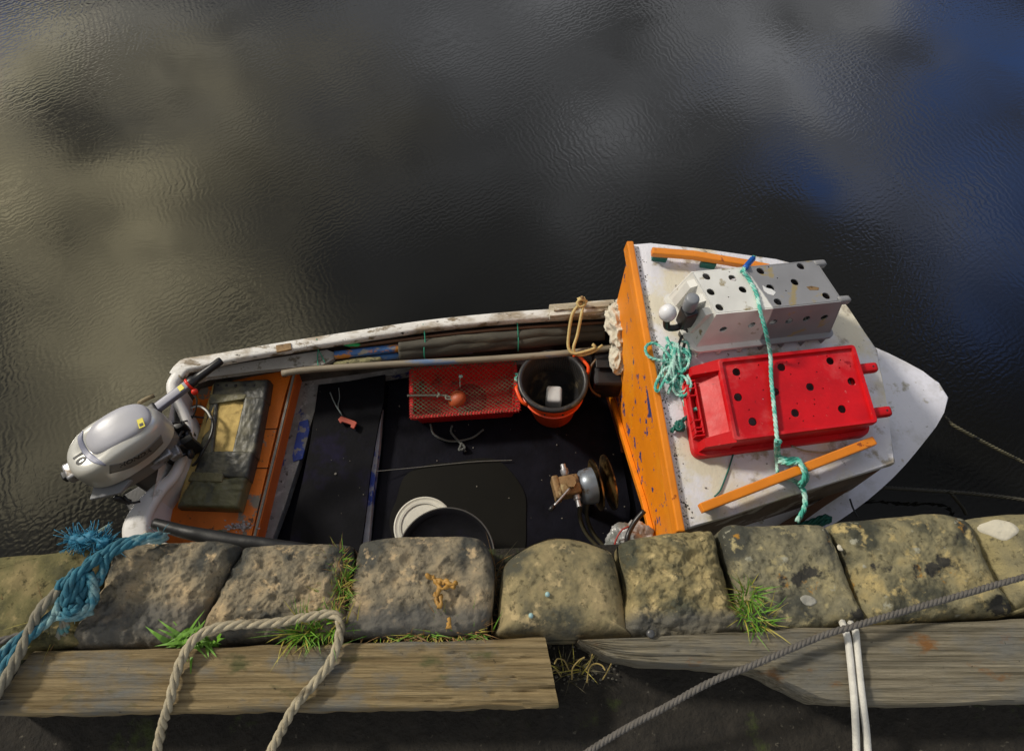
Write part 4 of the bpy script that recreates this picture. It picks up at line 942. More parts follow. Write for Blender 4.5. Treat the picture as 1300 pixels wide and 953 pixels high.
g.put('lacing', M('lacing_twine', (.45, .04, .03), .7, .4, 9, 0, 10, [((.02, .20, .12), 9, .56, .05)]), tr)
tag(put('net_float', *lathe([(0, -.043)]+[(.043*math.cos(R(a)), .043*math.sin(R(a))) for a in range(-80, 81, 10)]+[(0, .043)], P(580, 507, .275), Vector((.3, .2, 1)), 28), TERRA, smooth=True), 'round terracotta float caught in the net of the red tray', 'float')
put('tray_boss', *lathe([(0, .02), (.05, .018), (.075, .008), (.085, 0)], ft(.02, 0, -.127), vp, 32), M('dull_red', (.30, .012, .02), .5, .2, 9, .1, 60), tr, smooth=True)
g = rope([ft(-A_-.01, -.02, .012), ft(-A_+.03, -.02, .008), ft(-.11, -.025, .0), ft(-.085, -.03, .0), ft(-.05, -.045, -.008), ft(-.035, -.065, -.01)], .0055)
rope([ft(-.125, -.015, .01), ft(-.118, -.028, .016), ft(-.128, -.034, .006), ft(-.118, -.018, .012)], .005, g); rope([ft(-.09, -.035, .006), ft(-.085, -.048, .004), ft(-.065, -.05, .0), ft(-.045, -.07, -.004)], .004, g)
tag(g.put('tray_cord', M('grey_green_cord', (.26, .27, .22), .8, .2, 40, .2, 200), smooth=True), 'knotted grey green cord across the left end of the red tray', 'cord')
g = rope([ft(A_-.01, .055, .01), ft(A_+.012, .05, .015), ft(A_-.012, .03, .012), ft(A_+.005, .01, .01), ft(A_-.006, -.02, .008), ft(A_, -.05, .006)], .006)
tag(g.put('tray_cord', TEAL, smooth=True), 'pale green cord bunched at the right end of the red tray beside the bucket', 'cord')
g = cord([ft(-.02, .02, -.02), ft(-.018, .05, .0), ft(-.014, .065, .004)], .0015); g.put('twine_knot', TEAL, tr); 
put('twine_knot', *blob(ft(-.013, .066, .004), (.008, .006, .005), .6, 3, 3, 2), TEAL, tr, smooth=True)
g = rope([P(546, 538, .20), P(552, 552, .17), P(572, 560, .165), P(598, 556, .165), P(614, 545, .18)], .005)
rope([P(574, 540, .20), P(573, 549, .175), P(584, 562, .17), P(591, 573, .165)], .0055, g); rope([P(585, 562, .175), P(590, 568, .178), P(583, 571, .172), P(586, 563, .18)], .006, g)
tag(g.put('dark_rope', M('dark_grey_cord', (.10, .105, .10), .8, .2, 40, .2, 200), smooth=True), 'dark grey cord trailing on the floor in front of the red tray', 'cord')

# --- bucket
bk_ = empty('bucket', P(702, 521, .16)); tag(bk_, 'tall orange bucket with a black liner rim next to the red tray', 'bucket')
bt = P(702, 483, .45); bb_ = P(702, 519, .165); bax = (bt-bb_); bh = bax.length; bax.normalize()
rt = .158
put('bucket_body', *lathe([(0, 0), (.098, 0), (.104, .006), (.135, bh*.62), (.138, bh*.64), (.146, bh*.645), (.147, bh*.66), (.141, bh*.67), (.150, bh*.86), (.156, bh*.87), (.157, bh*.90), (rt-.004, bh-.012), (rt-.004, bh-.004), (rt-.008, bh-.004)], bb_, bax, 64), BUCKET, bk_, auto=35)
liner = [(rt-.002, bh-.016), (rt+.004, bh-.010), (rt+.006, bh), (rt+.002, bh+.008), (rt-.010, bh+.009), (rt-.018, bh+.002)]
vs, fs = lathe(liner+[(.120, bh*.60), (.088, .03), (0, .03)], bb_, bax, 96)
for i in range(6, 8):
    pass
LIN = M('black_liner', (.022, .021, .022), .42, .3, 14, .3, 60, [((.10, .08, .05), 12, .56, .1)])
put('liner', vs, fs, LIN, bk_, smooth=True)
g = G(); bx = bax.orthogonal().normalized(); by = bax.cross(bx)
for k in range(72):
    a = 2*math.pi*k/72; d = bx*math.cos(a)+by*math.sin(a); g.add(*tube([bb_+bax*(bh*.97)+d*(rt-.019), bb_+bax*bh*.62+d*.1215], .0022, 4))
g.put('liner_ribs', M('liner_rib_dull', (.035, .030, .022), .5, .2, 9, 0), bk_)
def bhandle(p0, p1, p2, p3):
    return cord([p0, p1, p2, p3], .008, seg=8).put('handle', BUCKET, bk_, smooth=True)
rad = lambda a, r, h: bb_+bax*h+Vector((math.cos(R(a)), math.sin(R(a)), 0))*r
bhandle(rad(52, rt+.002, bh-.005), rad(48, rt+.016, bh+.006), rad(22, rt+.020, bh+.006), rad(14, rt+.004, bh-.012))
bhandle(rad(188, rt+.004, bh-.010), rad(194, rt+.016, bh+.004), rad(216, rt+.020, bh+.002), rad(224, rt+.006, bh-.014))
for a in (255, 285): put('rivet', *lathe([(0, .003), (.004, .002), (.005, 0), (.005, -.003)], rad(a, .160, bh*.885), Vector((math.cos(R(a)), math.sin(R(a)), 0)), 12), BLACKP, bk_, smooth=True)
g = G(); co = P(702, 512, .22); g.add(*box((0, 0, .05), (.075, .085, .14), frame(co, Vector((1, -.05, 0)).normalized(), Vector((.05, 1, 0)).normalized(), vp), .018, 4))
tag(g.put('plastic_container', CANW, auto=50), 'small pale plastic container standing inside the orange bucket', 'container')

# --- lid and black tub
lc = P(538, 668, .20)
tag(put('round_lid', *lathe([(0, .004), (.10, .004), (.102, .010), (.112, .012), (.114, .006), (.122, .007), (.128, .012), (.134, .008), (.134, -.012), (.12, -.012)], lc, Vector((0, 0, 1)), 64), LIDW, auto=40), 'round cream plastic lid half under the black tub near the quay', 'lid')
tb_ = empty('black_tub', P(568, 708, .16)); tag(tb_, 'round flexible black tub partly hidden by the coping stones', 'tub')
tcn_ = P(566, 706, .34)
vs, fs = lathe([(.15, -.17), (.19, -.01), (.205, .0), (.206, .006), (.196, .008), (.185, -.006), (.12, -.014), (0, -.016)], tcn_, vp, 72)
put('tub_cover', vs, fs, MATB, tb_, smooth=True)
g = cord([tcn_+Vector((math.cos(a), math.sin(a), 0))*.205+Vector((0, 0, .007)) for a in [2*math.pi*k/40 for k in range(40)]], .004, closed=True); g.put('tub_rim', M('dull_rim', (.06, .058, .055), .5, .2, 9, 0), tb_, smooth=True)

# --- pot hauler
ph = empty('pot_hauler', P(745, 640, .16)); tag(ph, 'hydraulic pot hauler with brass discs and rusty valve block by the bulkhead', 'pot hauler')
hz = .42; hc = P(752, 616, hz); hax = Vector((1, .22, -.05)).normalized()
for (off, r, m) in ((.0, .112, BRASS), (.030, .120, BRASS)):
    s = 1 if off == 0 else -1
    put('sheave', *lathe([(.02, -.004*s), (.05, .004*s), (r-.01, .012*s*-1), (r, -.016*s), (r, -.010*s), (r-.012, -.006*s), (.05, .010*s), (.02, .010*s)], hc+hax*(off+.03), hax, 56), m, ph, auto=40)
put('drum', *lathe([(0, -.045), (.055, -.045), (.072, -.03), (.078, .0), (.078, .022), (.06, .03), (0, .03)], hc-hax*.015, hax, 40), M('blue_grey_drum', (.20, .23, .27), .35, .2, 8, .1, 60, [((.09, .07, .05), 9, .6, .08)], metal=.4), ph, auto=40)
vb = P(721, 618, hz+.03); hy = Vector((-hax.y, hax.x, 0)).normalized(); fh = frame(vb, hax, hy, vp)
g = G(); g.add(*box((0, 0, 0), (.10, .085, .08), fh, .012, 3)); g.add(*box((-.05, 0, .0), (.03, .10, .09), fh, .010, 3)); g.add(*lathe([(0, .05), (.022, .05), (.024, .03), (.026, 0)], fh(.01, 0, .012), vp, 6)); g.put('valve_block', RUST, ph, auto=40)
g = G(); g.add(*lathe([(.0, .05), (.012, .05), (.012, .03), (.018, .028), (.018, .01), (.012, 0)], fh(.0, .045, .02), hy, 12)); g.put('hose_fitting', STEEL, ph, auto=40)
g = G(); g.add(*lathe([(.0, .05), (.011, .05), (.011, .02), (.016, .018), (.016, 0)], fh(.025, -.045, .01), -hy, 12)); g.put('hose_fitting', STEEL, ph, auto=40)
lv_ = cord([fh(.0, -.02, .05), fh(-.04, -.05, .055), fh(-.085, -.082, .06)], .005).put('control_lever', STEEL, ph, smooth=True)
put('knob', *lathe([(0, .03), (.008, .028), (.011, .015), (.009, 0), (0, -.002)], fh(-.085, -.082, .06), (fh(-.085, -.082, .06)-fh(-.04, -.05, .055)), 14), BLACKP, lv_, smooth=True)
for (du, z) in ((0, .40), (9, .38)):
    cord([P(737+du, 637, z), P(736+du, 655, z-.06), P(743+du, 675, z-.1), P(757+du, 692, z-.12), P(772+du, 706, z-.12)], .009).put('hydraulic_hose', M('olive_hose', (.055, .05, .03), .4, .3, 20, .1, 60), ph, smooth=True)
put('hauler_post', *tube([hc-hax*.01, Vector((hc.x, hc.y-.03, .15))], .03, 12), DMETAL, ph, smooth=True)
# clear bag/jug by the near end of the bulkhead
g = G(); g.add(*blob(P(803, 690, .60), (.09, .075, .07), .35, 1.7, 5, 4, True)); tag(g.put('plastic_bag', M('crumpled_clear_plastic', (.42, .42, .42), .3, .3, 8, .3, 40, [((.15, .16, .15), 6, .5, .1)]), smooth=True), 'crumpled pale plastic bag at the near foot of the orange bulkhead', 'bag')
tag(cord([P(818, 648, .72), P(806, 662, .70), P(797, 680, .70), P(796, 697, .68)], .010).put('black_hose', BLACKP, smooth=True), 'short black hose over the pale plastic bag by the bulkhead', 'hose')
tag(cord([P(779, 700, .66), P(782, 685, .68), P(790, 672, .69), P(800, 668, .69)], .0035).put('red_wire', M('red_green_wire', (.35, .04, .03), .5, .3, 5, 0, 9, [((.05, .25, .17), 4, .5, .05)]), smooth=True), 'thin red and green wire beside the pale plastic bag', 'wire')
# rubber fender roll over the near gunwale
g = G(); c = crom([P(196, 664, .55), P(240, 676, .56), P(300, 687, .555), (P(380, 698, .54)), P(430, 706, .53)], .012); vs, fs = tube(c, .040, 18, rf=lambda t: .55+.6*t if t < .35 else .76)
vs = [v+Vector((0, 0, 1))*.006*noise.noise(v*14) for v in vs]; tag(put('rubber_sheet', vs, fs, RUBBER, smooth=True), 'black rubber roll laid over the near gunwale by the orange seat', 'rubber roll')
# flakes on the seat
g = G(); random.seed(11)
for k in range(60):
    u, v = 304+random.gauss(0, 9), 668+random.gauss(0, 3.2); p = P(u, v, .306+random.random()*.012); a = random.random()*6; r = crand(.003, .008)
    vs = [p+Vector((math.cos(a+q*1.57)*r, math.sin(a+q*1.57)*r*.6, .003*math.sin(q+a))) for q in range(4)]; vs += [v_-Vector((0, 0, .002)) for v_ in vs]
    g.add(vs, [(0, 1, 2, 3), (4, 5, 6, 7), (0, 1, 5, 4), (1, 2, 6, 5), (2, 3, 7, 6), (3, 0, 4, 7)])
tag(g.put('paint_flakes', FLAKE), 'little heap of pale flakes on the orange seat beside the rubber roll', 'flakes', kind='stuff')
tag(put('green_scrap', *prism([P(u, v, .308) for u, v in [(262, 674), (280, 672), (288, 677), (280, 682), (266, 680)]], .006, .001), M('green_cloth', (.01, .17, .07), .7, .2, 20, .2, 60)), 'dark green scrap lying at the near edge of the orange seat', 'scrap')

g = G(); random.seed(77)
for k in range(70):
    u, v = random.uniform(398, 800), random.uniform(480, 700)
    z = .226 if u < 470 else (.156 if u > 492 else None)
    if z is None: continue
    r = .0012+.0035*random.random()**5; g.add(*blob(P(u, v, z), (r*crand(.6, 1.6), r, r*.5), .5, 1.5, 1, k))
tag(g.put('shell_grit', M('pale_shell_grit', (.18, .165, .14), .8, .6, 40, 0), parent=None), 'pale shell grit and crumbs sprinkled over the black boat floor', 'grit', kind='stuff')
g = G()
for k in range(300):
    t = random.random(); off = abs(random.gauss(0, .013)); c = lip[0].lerp(lip[1], t)-lx*(.012+off)-rn*.012; r = .0010+.0018*random.random()**2
    g.add(*blob(c, (r*crand(.6, 1.6), r*1.3, r*.5), .5, 1.5, 1, k))
tag(g.put('grime', M('black_grime', (.09, .08, .06), .9, .5, 40, 0)), 'black gritty grime along the white roof beside the orange edge', 'grime', kind='stuff')
# ================================================================== CRATES ON THE ROOF
def quadframe(px, h):
    c = [RP(u, v, h) for u, v in px]; cen = sum(c, Vector())/4; ex = ((c[1]-c[0])+(c[2]-c[3])); ex -= rn*ex.dot(rn); ex.normalize(); ey = (c[0]-c[3])+(c[1]-c[2]); ey -= rn*ey.dot(rn); ey.normalize()
    a = ((c[1]-c[0]).length+(c[2]-c[3]).length)/4; b2 = ((c[3]-c[0]).length+(c[2]-c[1]).length)/4
    return frame(cen, ex, ey, rn), a, b2
def ringwalls(lays, fn, n=6, skip=()):
    vs = []; fs = []; K = n*4
    for (x0, x1, y0, y1, z, r) in lays:
        for (sx, sy, a0) in ((1, 1, 0), (0, 1, 90), (0, 0, 180), (1, 0, 270)):
            cx = (x1-r) if sx else (x0+r); cy = (y1-r) if sy else (y0+r)
            for k in range(n): an = R(a0+90*k/(n-1)); vs.append(fn(cx+r*math.cos(an), cy+r*math.sin(an), z))
    for j in range(len(lays)-1):
        for k in range(K): fs.append((j*K+k, j*K+(k+1) % K, (j+1)*K+(k+1) % K, (j+1)*K+k))
    return vs, fs
def skew(p, ex, ey):            # coordinates of p along two axes that are not quite square to each other
    a11, a12, a22 = ex.dot(ex), ex.dot(ey), ey.dot(ey); b1, b2_ = p.dot(ex), p.dot(ey); d = a11*a22-a12*a12
    return (b1*a22-b2_*a12)/d, (b2_*a11-b1*a12)/d
# red crate (upside down: recessed base uppermost)
HR = .110
fr_, a, b2 = quadframe([(911, 457), (1085, 435), (1116, 538), (932, 558)], HR)
rc = empty('fish_crate', fr_(0, 0, -HR)); tag(rc, 'red plastic fish crate upside down on the white cuddy roof', 'crate', 'upturned fish crates lashed on the cuddy roof')
put('crate_rim', *ringwalls([(-a+.016, a-.016, -b2+.016, b2-.016, -.016, .006), (-a+.014, a-.014, -b2+.014, b2-.014, .0, .008), (-a+.003, a-.003, -b2+.003, b2-.003, .001, .014), (-a, a, -b2, b2, -.004, .016), (-a, a, -b2, b2, -.022, .016)], fr_), RED, rc, auto=40)
hol = []
def inv(u, v, h, fnf, o, ex, ey):
    p = RP(u, v, h)-o; return skew(p, ex, ey)
o_ = fr_(0, 0, 0); ex_ = (fr_(1, 0, 0)-o_); ey_ = (fr_(0, 1, 0)-o_)
for (u, v) in ((935, 472), (992, 466), (1054, 458), (937, 504), (1028.5, 491), (1081, 484), (955.5, 535), (1009.5, 524), (1069, 519), (984, 497)):
    x, y = inv(u, v, HR-.012, None, o_, ex_, ey_); hol.append((x, y, .0155))
random.seed(5)
for (u, v) in ((963, 463), (939, 480), (961, 479), (999, 459), (1014, 461), (1004, 475), (1037, 472), (1067, 457), (1066, 467), (1080, 465), (969, 506), (969, 495), (1012, 512), (1045, 493), (1034, 507), (1034, 513), (951, 520), (1003, 531), (1033, 528), (1020, 534), (1105, 529), (981, 528), (1023, 453), (1050, 452)):
    x, y = inv(u, v, HR-.012, None, o_, ex_, ey_); hol.append((x, y, .003))
hol = [h for h in hol if abs(h[0]) < a-.03 and abs(h[1]) < b2-.03]
put('crate_base', *plate([(-a+.010, -b2+.010), (a-.010, -b2+.010), (a-.010, b2-.010), (-a+.010, b2-.010)], hol, .004, lambda x, y, z: fr_(x, y, z-.012)), RED, rc)
EL = .112
z0 = -HR+.018
put('crate_walls', *ringwalls([(-a+.004, a-.004, -b2+.004, b2-.004, -.022, .014), (-a-EL*.72, a+.002, -b2+.004, b2+.002, -HR*.70, .018), (-a-EL*.74, a+.004, -b2+.002, b2+.004, -HR*.72, .018)], fr_), RED, rc, auto=40)
put('crate_flange', *ringwalls([(-a-EL*.76, a+.004, -b2+.002, b2+.004, -HR*.70, .02), (-a-EL-.004, a+.012, -b2-.014, b2+.010, -HR*.70, .032), (-a-EL-.008, a+.014, -b2-.016, b2+.012, -HR*.74, .034), (-a-EL-.008, a+.014, -b2-.016, b2+.012, -HR*.97, .034), (-a-EL-.004, a+.010, -b2-.012, b2+.008, -HR*.98, .032), (-a-EL-.002, a+.006, -b2-.008, b2+.004, -HR*.75, .03)], fr_), RED, rc, auto=40)
# corner posts, end pockets, tabs
for s in (-1, 1):
    g = G(); y0 = s*(b2-.020)
    pts = [fr_(-a+.012, y0-.022, .0), fr_(-a+.012, y0+.018, .0), fr_(-a-EL*.80, y0+.018, -HR*.42), fr_(-a-EL*.86, y0+.012, -HR*.66), fr_(-a-EL*.86, y0-.022, -HR*.66), fr_(-a-EL*.80, y0-.024, -HR*.42)]
    A0, A1 = fr_(-a+.010, y0-.024, -.002), fr_(-a+.010, y0+.020, -.002); B0, B1 = fr_(-a-EL*.82, y0-.018, -HR*.30), fr_(-a-EL*.82, y0+.014, -HR*.30)
    C0, C1 = fr_(-a-EL*.92, y0-.018, -HR*.75), fr_(-a-EL*.92, y0+.014, -HR*.75); D0, D1 = fr_(-a+.010, y0-.024, -HR*.75), fr_(-a+.010, y0+.020, -HR*.75)
    g.add([A0, A1, B1, B0, C0, C1, D0, D1], [(0, 1, 2, 3), (3, 2, 5, 4), (0, 3, 4, 6), (1, 7, 5, 2), (0, 6, 7, 1), (4, 5, 7, 6)]); g.put('corner_post', RED, rc)
g = G()
for y in (-.10, -.072, -.045, .045, .072, .10):
    g.add(*box((-a-EL*.86, y*b2/.15, -HR*.63), (EL*.34, .006, .040), fr_, .001, 1))
for x in (.72, .98): g.add(*box((-a-EL*x, 0, -HR*.63), (.006, 2*b2*.62, .040), fr_, .001, 1))
for y in (-.085, .085): g.add(*box((-a-EL*.86, y*b2/.15, -HR*.60), (EL*.22, .005, .034), fr_, .001, 1))
g.put('handle_pocket', RED, rc)
for y in (.55, -.86):
    g = G(); g.add(*box((a+.044, b2*y*.80+.0, -.040), (.085, .038, .030), fr_, .014, 3)); g.add(*box((a+.024, b2*y*.80, -.085), (.032, .026, .05), fr_, .006, 2)); g.put('stacking_lug', RED, rc, auto=50)
g = G(); 
for y in (.55, -.86): g.add(*lathe([(0, .0162), (.004, .0162), (.004, .0)], fr_(a+.064, b2*y*.8, -.0405), rn, 10))
g.put('lug_hole', BLK, rc)
# white and grey crate
m = bpy.data.materials.new('white_crate_half_grey'); m.use_nodes = True; t = m.node_tree; n = t.nodes; l = t.links
HW = .235
fw_, aw, bw = quadframe([(884, 345), (1030, 331), (1076, 382), (903, 399)], HW)
ow = fw_(0, 0, 0); exw = fw_(1, 0, 0)-ow; eyw = fw_(0, 1, 0)-ow
def crate_half_mat(name, light, dark, thr, pn):
    m = bpy.data.materials.new(name); m.use_nodes = True; t = m.node_tree; n = t.nodes; l = t.links; b = n['Principled BSDF']; b.inputs['Roughness'].default_value = .5
    ge = n.new('ShaderNodeNewGeometry'); dt = n.new('ShaderNodeVectorMath'); dt.operation = 'DOT_PRODUCT'
    sb = n.new('ShaderNodeVectorMath'); sb.operation = 'SUBTRACT'; tco = n.new('ShaderNodeTexCoord'); l.new(tco.outputs['Object'], sb.inputs[0]); sb.inputs[1].default_value = pn[1]
    l.new(sb.outputs[0], dt.inputs[0]); dt.inputs[1].default_value = pn[0]
    q = n.new('ShaderNodeTexNoise'); q.inputs['Scale'].default_value = 18; l.new(tco.outputs['Object'], q.inputs[0])
    ad = n.new('ShaderNodeMath'); ad.operation = 'MULTIPLY_ADD'; l.new(q.outputs['Fac'], ad.inputs[0]); ad.inputs[1].default_value = .012; l.new(dt.outputs['Value'], ad.inputs[2])
    rg = n.new('ShaderNodeMapRange'); rg.inputs[1].default_value = thr; rg.inputs[2].default_value = thr+.006; l.new(ad.outputs[0], rg.inputs[0])
    q2 = n.new('ShaderNodeTexNoise'); q2.inputs['Scale'].default_value = 7; q2.inputs['Detail'].default_value = 8; l.new(tco.outputs['Object'], q2.inputs[0])
    def ramp(c, v_):
        r = n.new('ShaderNodeValToRGB'); e = r.color_ramp.elements; e[0].position = .35; e[1].position = .62; e[0].color = (*[x*(1-v_) for x in c], 1); e[1].color = (*c, 1); l.new(q2.outputs['Fac'], r.inputs[0]); return r.outputs[0]
    mx_ = n.new('ShaderNodeMix'); mx_.data_type = 'RGBA'; l.new(rg.outputs[0], mx_.inputs[0]); l.new(ramp(light, .2), mx_.inputs[6]); l.new(ramp(dark, .15), mx_.inputs[7])
    q3 = n.new('ShaderNodeTexNoise'); q3.inputs['Scale'].default_value = 16; q3.inputs['Detail'].default_value = 8; l.new(tco.outputs['Object'], q3.inputs[0])
    r3 = n.new('ShaderNodeMapRange'); r3.inputs[1].default_value = .62; r3.inputs[2].default_value = .68; l.new(q3.outputs['Fac'], r3.inputs[0])
    m3 = n.new('ShaderNodeMix'); m3.data_type = 'RGBA'; l.new(r3.outputs[0], m3.inputs[0]); l.new(mx_.outputs[2], m3.inputs[6]); m3.inputs[7].default_value = (.30, .24, .12, 1)
    l.new(m3.outputs[2], b.inputs[0])
    bpn = n.new('ShaderNodeBump'); bpn.inputs['Strength'].default_value = .2; bpn.inputs['Distance'].default_value = .003; l.new(q3.outputs['Fac'], bpn.inputs['Height']); l.new(bpn.outputs[0], b.inputs['Normal'])
    return m
wc = empty('fish_crate', fw_(0, 0, -HW)); tag(wc, 'white and grey fish crate upside down behind the red crate', 'crate', 'upturned fish crates lashed on the cuddy roof')
la, lb = RP(948, 342, HW), RP(986, 396, HW); ln = (lb-la).cross(rn).normalized(); ln = ln if ln.x > 0 else -ln
def wput(name, vs, fs, **k):
    xs = [v[0] for v in vs]; ys = [v[1] for v in vs]; zs = [v[2] for v in vs]; loc = Vector(((min(xs)+max(xs))/2, (min(ys)+max(ys))/2, min(zs)))
    return put(name, vs, fs, crate_half_mat('white_and_grey_crate_plastic', (.80, .79, .74), (.25, .25, .26), 0.0, (ln, la-loc)), wc, loc=loc, **k)
hol = []
for (u, v) in ((897, 351), (930, 353), (965.5, 344), (1016.5, 338), (1009, 358), (902.5, 370.5), (943, 367.5), (978, 365), (1049, 375.5), (913.5, 390), (956.5, 391), (987.5, 383)):
    p = RP(u, v, HW)-ow; x, y = skew(p, exw, eyw)
    if abs(x) < aw-.02 and abs(y) < bw-.02: hol.append((x, y, .0145))
for (u, v) in ((926, 345), (976, 339), (998, 369), (1010, 386), (987, 353), (925, 377), (1064, 380), (903, 397), (872+10, 357)):
    p = RP(u, v, HW)-ow; x, y = skew(p, exw, eyw)
    if abs(x) < aw-.01 and abs(y) < bw-.01: hol.append((x, y, .003))
wput('crate_base', *plate([(-aw+.006, -bw+.006), (aw-.006, -bw+.006), (aw-.006, bw-.006), (-aw+.006, bw-.006)], hol, .005, lambda x, y, z: fw_(x, y, z)))
EW = .032
# near side with holes; other sides solid
def side(p00, p10, p11, p01, holes, name):
    ex = (p10-p00); Lx = ex.length; ex = ex.normalized(); nn_ = (p10-p00).cross(p01-p00).normalized(); ey = nn_.cross(ex); 
    o = [( (q-p00).dot(ex), (q-p00).dot(ey)) for q in (p00, p10, p11, p01)]
    if nn_.dot((p00+p11)/2-ow) < 0: nn_ = -nn_
    return wput(name, *plate(o, [(Lx*hx, (p01-p00).length*hy, .0145) for hx, hy in holes], .005, lambda x, y, z: p00+ex*x+ey*y+nn_*z))
zl = -HW*.74
TL_, TR_, BR_, BL_ = fw_(-aw, bw, 0), fw_(aw, bw, 0), fw_(aw, -bw, 0), fw_(-aw, -bw, 0)
tl, tr2, br_, bl = fw_(-aw-EW, bw+.008, zl), fw_(aw+.02, bw+.008, zl), fw_(aw+.02, -bw-.035, zl), fw_(-aw-EW, -bw-.035, zl)
side(BL_, BR_, br_, bl, [(.11, .50), (.33, .46), (.50, .44), (.63, .46), (.77, .44), (.92, .46)], 'crate_side')
side(TR_, TL_, tl, tr2, [(.2, .5), (.4, .5), (.6, .5), (.8, .5)], 'crate_side')
side(BR_, TR_, tr2, br_, [], 'crate_end'); side(TL_, BL_, bl, tl, [], 'crate_end')
wput('crate_flange', *ringwalls([(-aw-EW+.002, aw+.018, -bw-.033, bw+.006, zl, .02), (-aw-EW-.022, aw+.034, -bw-.056, bw+.018, zl-.002, .03), (-aw-EW-.022, aw+.034, -bw-.056, bw+.018, zl-.014, .03), (-aw-EW+.01, aw+.01, -bw-.008, bw+.0, zl-.016, .02), (-aw-EW+.01, aw+.01, -bw-.006, bw+.0, -HW+.002, .02), (-aw-EW+.014, aw+.006, -bw-.002, bw-.004, -HW+.002, .02), (-aw-EW, aw+.016, -bw-.030, bw+.002, zl, .03)], fw_), auto=40)
for k in range(7):
    x = -aw-.02+k*(2*aw+.02)/6; wput('crate_rib', *box((x, -bw-.030, zl-.036), (.007, .044, HW*.26-.018), fw_, .001, 1))
# rounded stacking lugs at the right end, sloped ribs at the left end
for s in (1, -1): wput('stacking_lug', *box((aw+.012, s*(bw-.012), -.012), (.05, .026, .034), fw_, .011, 3), auto=50)
for (y, w__) in ((-.72, .03), (-.15, .03), (.55, .03)):
    A0 = fw_(-aw+.012, bw*y-w__/2, -.001); A1 = fw_(-aw+.012, bw*y+w__/2, -.001); B0 = fw_(-aw-EW-.012, bw*y-w__/2, zl*.85); B1 = fw_(-aw-EW-.012, bw*y+w__/2, zl*.85); C0 = fw_(-aw+.0, bw*y-w__/2, zl*.85); C1 = fw_(-aw, bw*y+w__/2, zl*.85); E0 = fw_(-aw-.026, bw*y-w__/2, -.02); E1 = fw_(-aw-.026, bw*y+w__/2, -.02)
    wput('end_rib', [A0, A1, E1, E0, B0, B1, C0, C1], [(0, 1, 2, 3), (3, 2, 5, 4), (0, 3, 4, 6), (1, 7, 5, 2), (0, 6, 7, 1), (4, 5, 7, 6)])
put('stain', *prism([RP(u, v, HW+.001) for u, v in [(1024, 364), (1030, 363), (1040, 365), (1039, 368), (1028, 368)]], .0015, 0, 2, rn), RUST, wc)
put('paint_smear', *prism([RP(u, v, HW+.001) for u, v in [(968, 362), (972, 365), (980, 367), (985, 371), (982, 375), (975, 373), (970, 369)]], .0015, 0, 2, rn), M('white_smear', (.7, .7, .7), .6, .1, 9, 0), wc)

# ---- teal lashing line over the crates
g = rope([RP(957, 326, .14), RP(951, 333, .20), RP(944, 343, HW+.012), RP(951, 355, HW+.006), RP(960, 372, HW+.006), RP(966, 398, HW+.006), RP(972, 420, .21), RP(978, 450, HR+.02), RP(979, 480, HR+.004), RP(983, 520, HR+.004), RP(986, 552, HR+.004), RP(988, 563, HR-.01), RP(989, 578, .04), RP(995, 583, .03)], .0075)
rope([RP(957, 326, .13), RP(950, 335, .19), RP(941, 345, HW+.014)], .006, g)
rope([RP(984, 558, HR+.01), RP(991, 560, HR+.012), RP(986, 566, HR-.0), RP(985, 557, HR+.012)], .006, g)
tag(g.put('lashing_line', TEAL, smooth=True), 'pale teal line tied over both fish crates on the roof', 'rope')
tag(cord([RP(956, 328, .16), RP(950, 335, .215), RP(946, 340, .245)], .011).put('blue_tape', M('blue_tape', (.01, .10, .42), .4, .1, 20, .1, 60), smooth=True), 'bright blue tape wrap on the teal line at the far roof edge', 'tape')
g = rope([RP(988, 580, .03), RP(1000, 583, .055), RP(1012, 583, .065), RP(1018, 592, .075), RP(1022, 602, .07), RP(1019, 612, .05), RP(1014, 614, .03), RP(1020, 622, .02), RP(1022, 632, .012), RP(1021, 645, .008), RP(1012, 662, -.03)], .0095)
rope([RP(988, 586, .03), RP(1003, 588, .06), RP(1014, 587, .07), RP(1021, 594, .075), RP(1025, 605, .06), RP(1018, 616, .035), RP(1008, 610, .02), RP(996, 606, .02)], .008, g)
rope([RP(985, 560, .13), RP(985, 580, .03), RP(987, 600, .02)], .006, g)
tag(g.put('knotted_line', TEAL, smooth=True), 'thick teal line knotted round the near orange grab rail', 'rope')
g = rope([P(1000, 672, .65), P(1025, 664, .66), P(1048, 656, .665), (P(1052, 660, .655)), P(1030, 668, .655)], .012)
tag(g.put('dark_teal_line', TEALD, smooth=True), 'dark teal rope end lying on the near side deck', 'rope')
# coil by the mast
g = rope([RP(848, 500, .02), RP(858, 470, .04), RP(850, 452, .06), RP(832, 436, .05), RP(820, 440, .04), RP(823, 452, .04), RP(840, 458, .05), RP(866, 462, .04), RP(872, 452, .04)], .006)
rope([RP(858, 462, .045), RP(842, 470, .05), RP(832, 490, .04), RP(836, 496, .035), RP(846, 478, .045), RP(860, 456, .05), RP(864, 440, .05)], .006, g)
rope([RP(862, 440, .03), RP(866, 462, .03), RP(866, 480, .025), RP(858, 494, .02), RP(870, 498, .02), RP(876, 476, .03), RP(872, 456, .03)], .007, g)
rope([RP(846, 428, .03), RP(852, 442, .04), RP(856, 455, .05), RP(850, 470, .05), RP(856, 486, .03), RP(866, 500, .02), RP(870, 515, .015), RP(876, 521, .02), RP(884, 519, .05)], .007, g)
rope([RP(857, 446, .05), RP(870, 447, .06), RP(872, 456, .05), RP(858, 456, .04), RP(856, 448, .05)], .007, g)
random.seed(52)
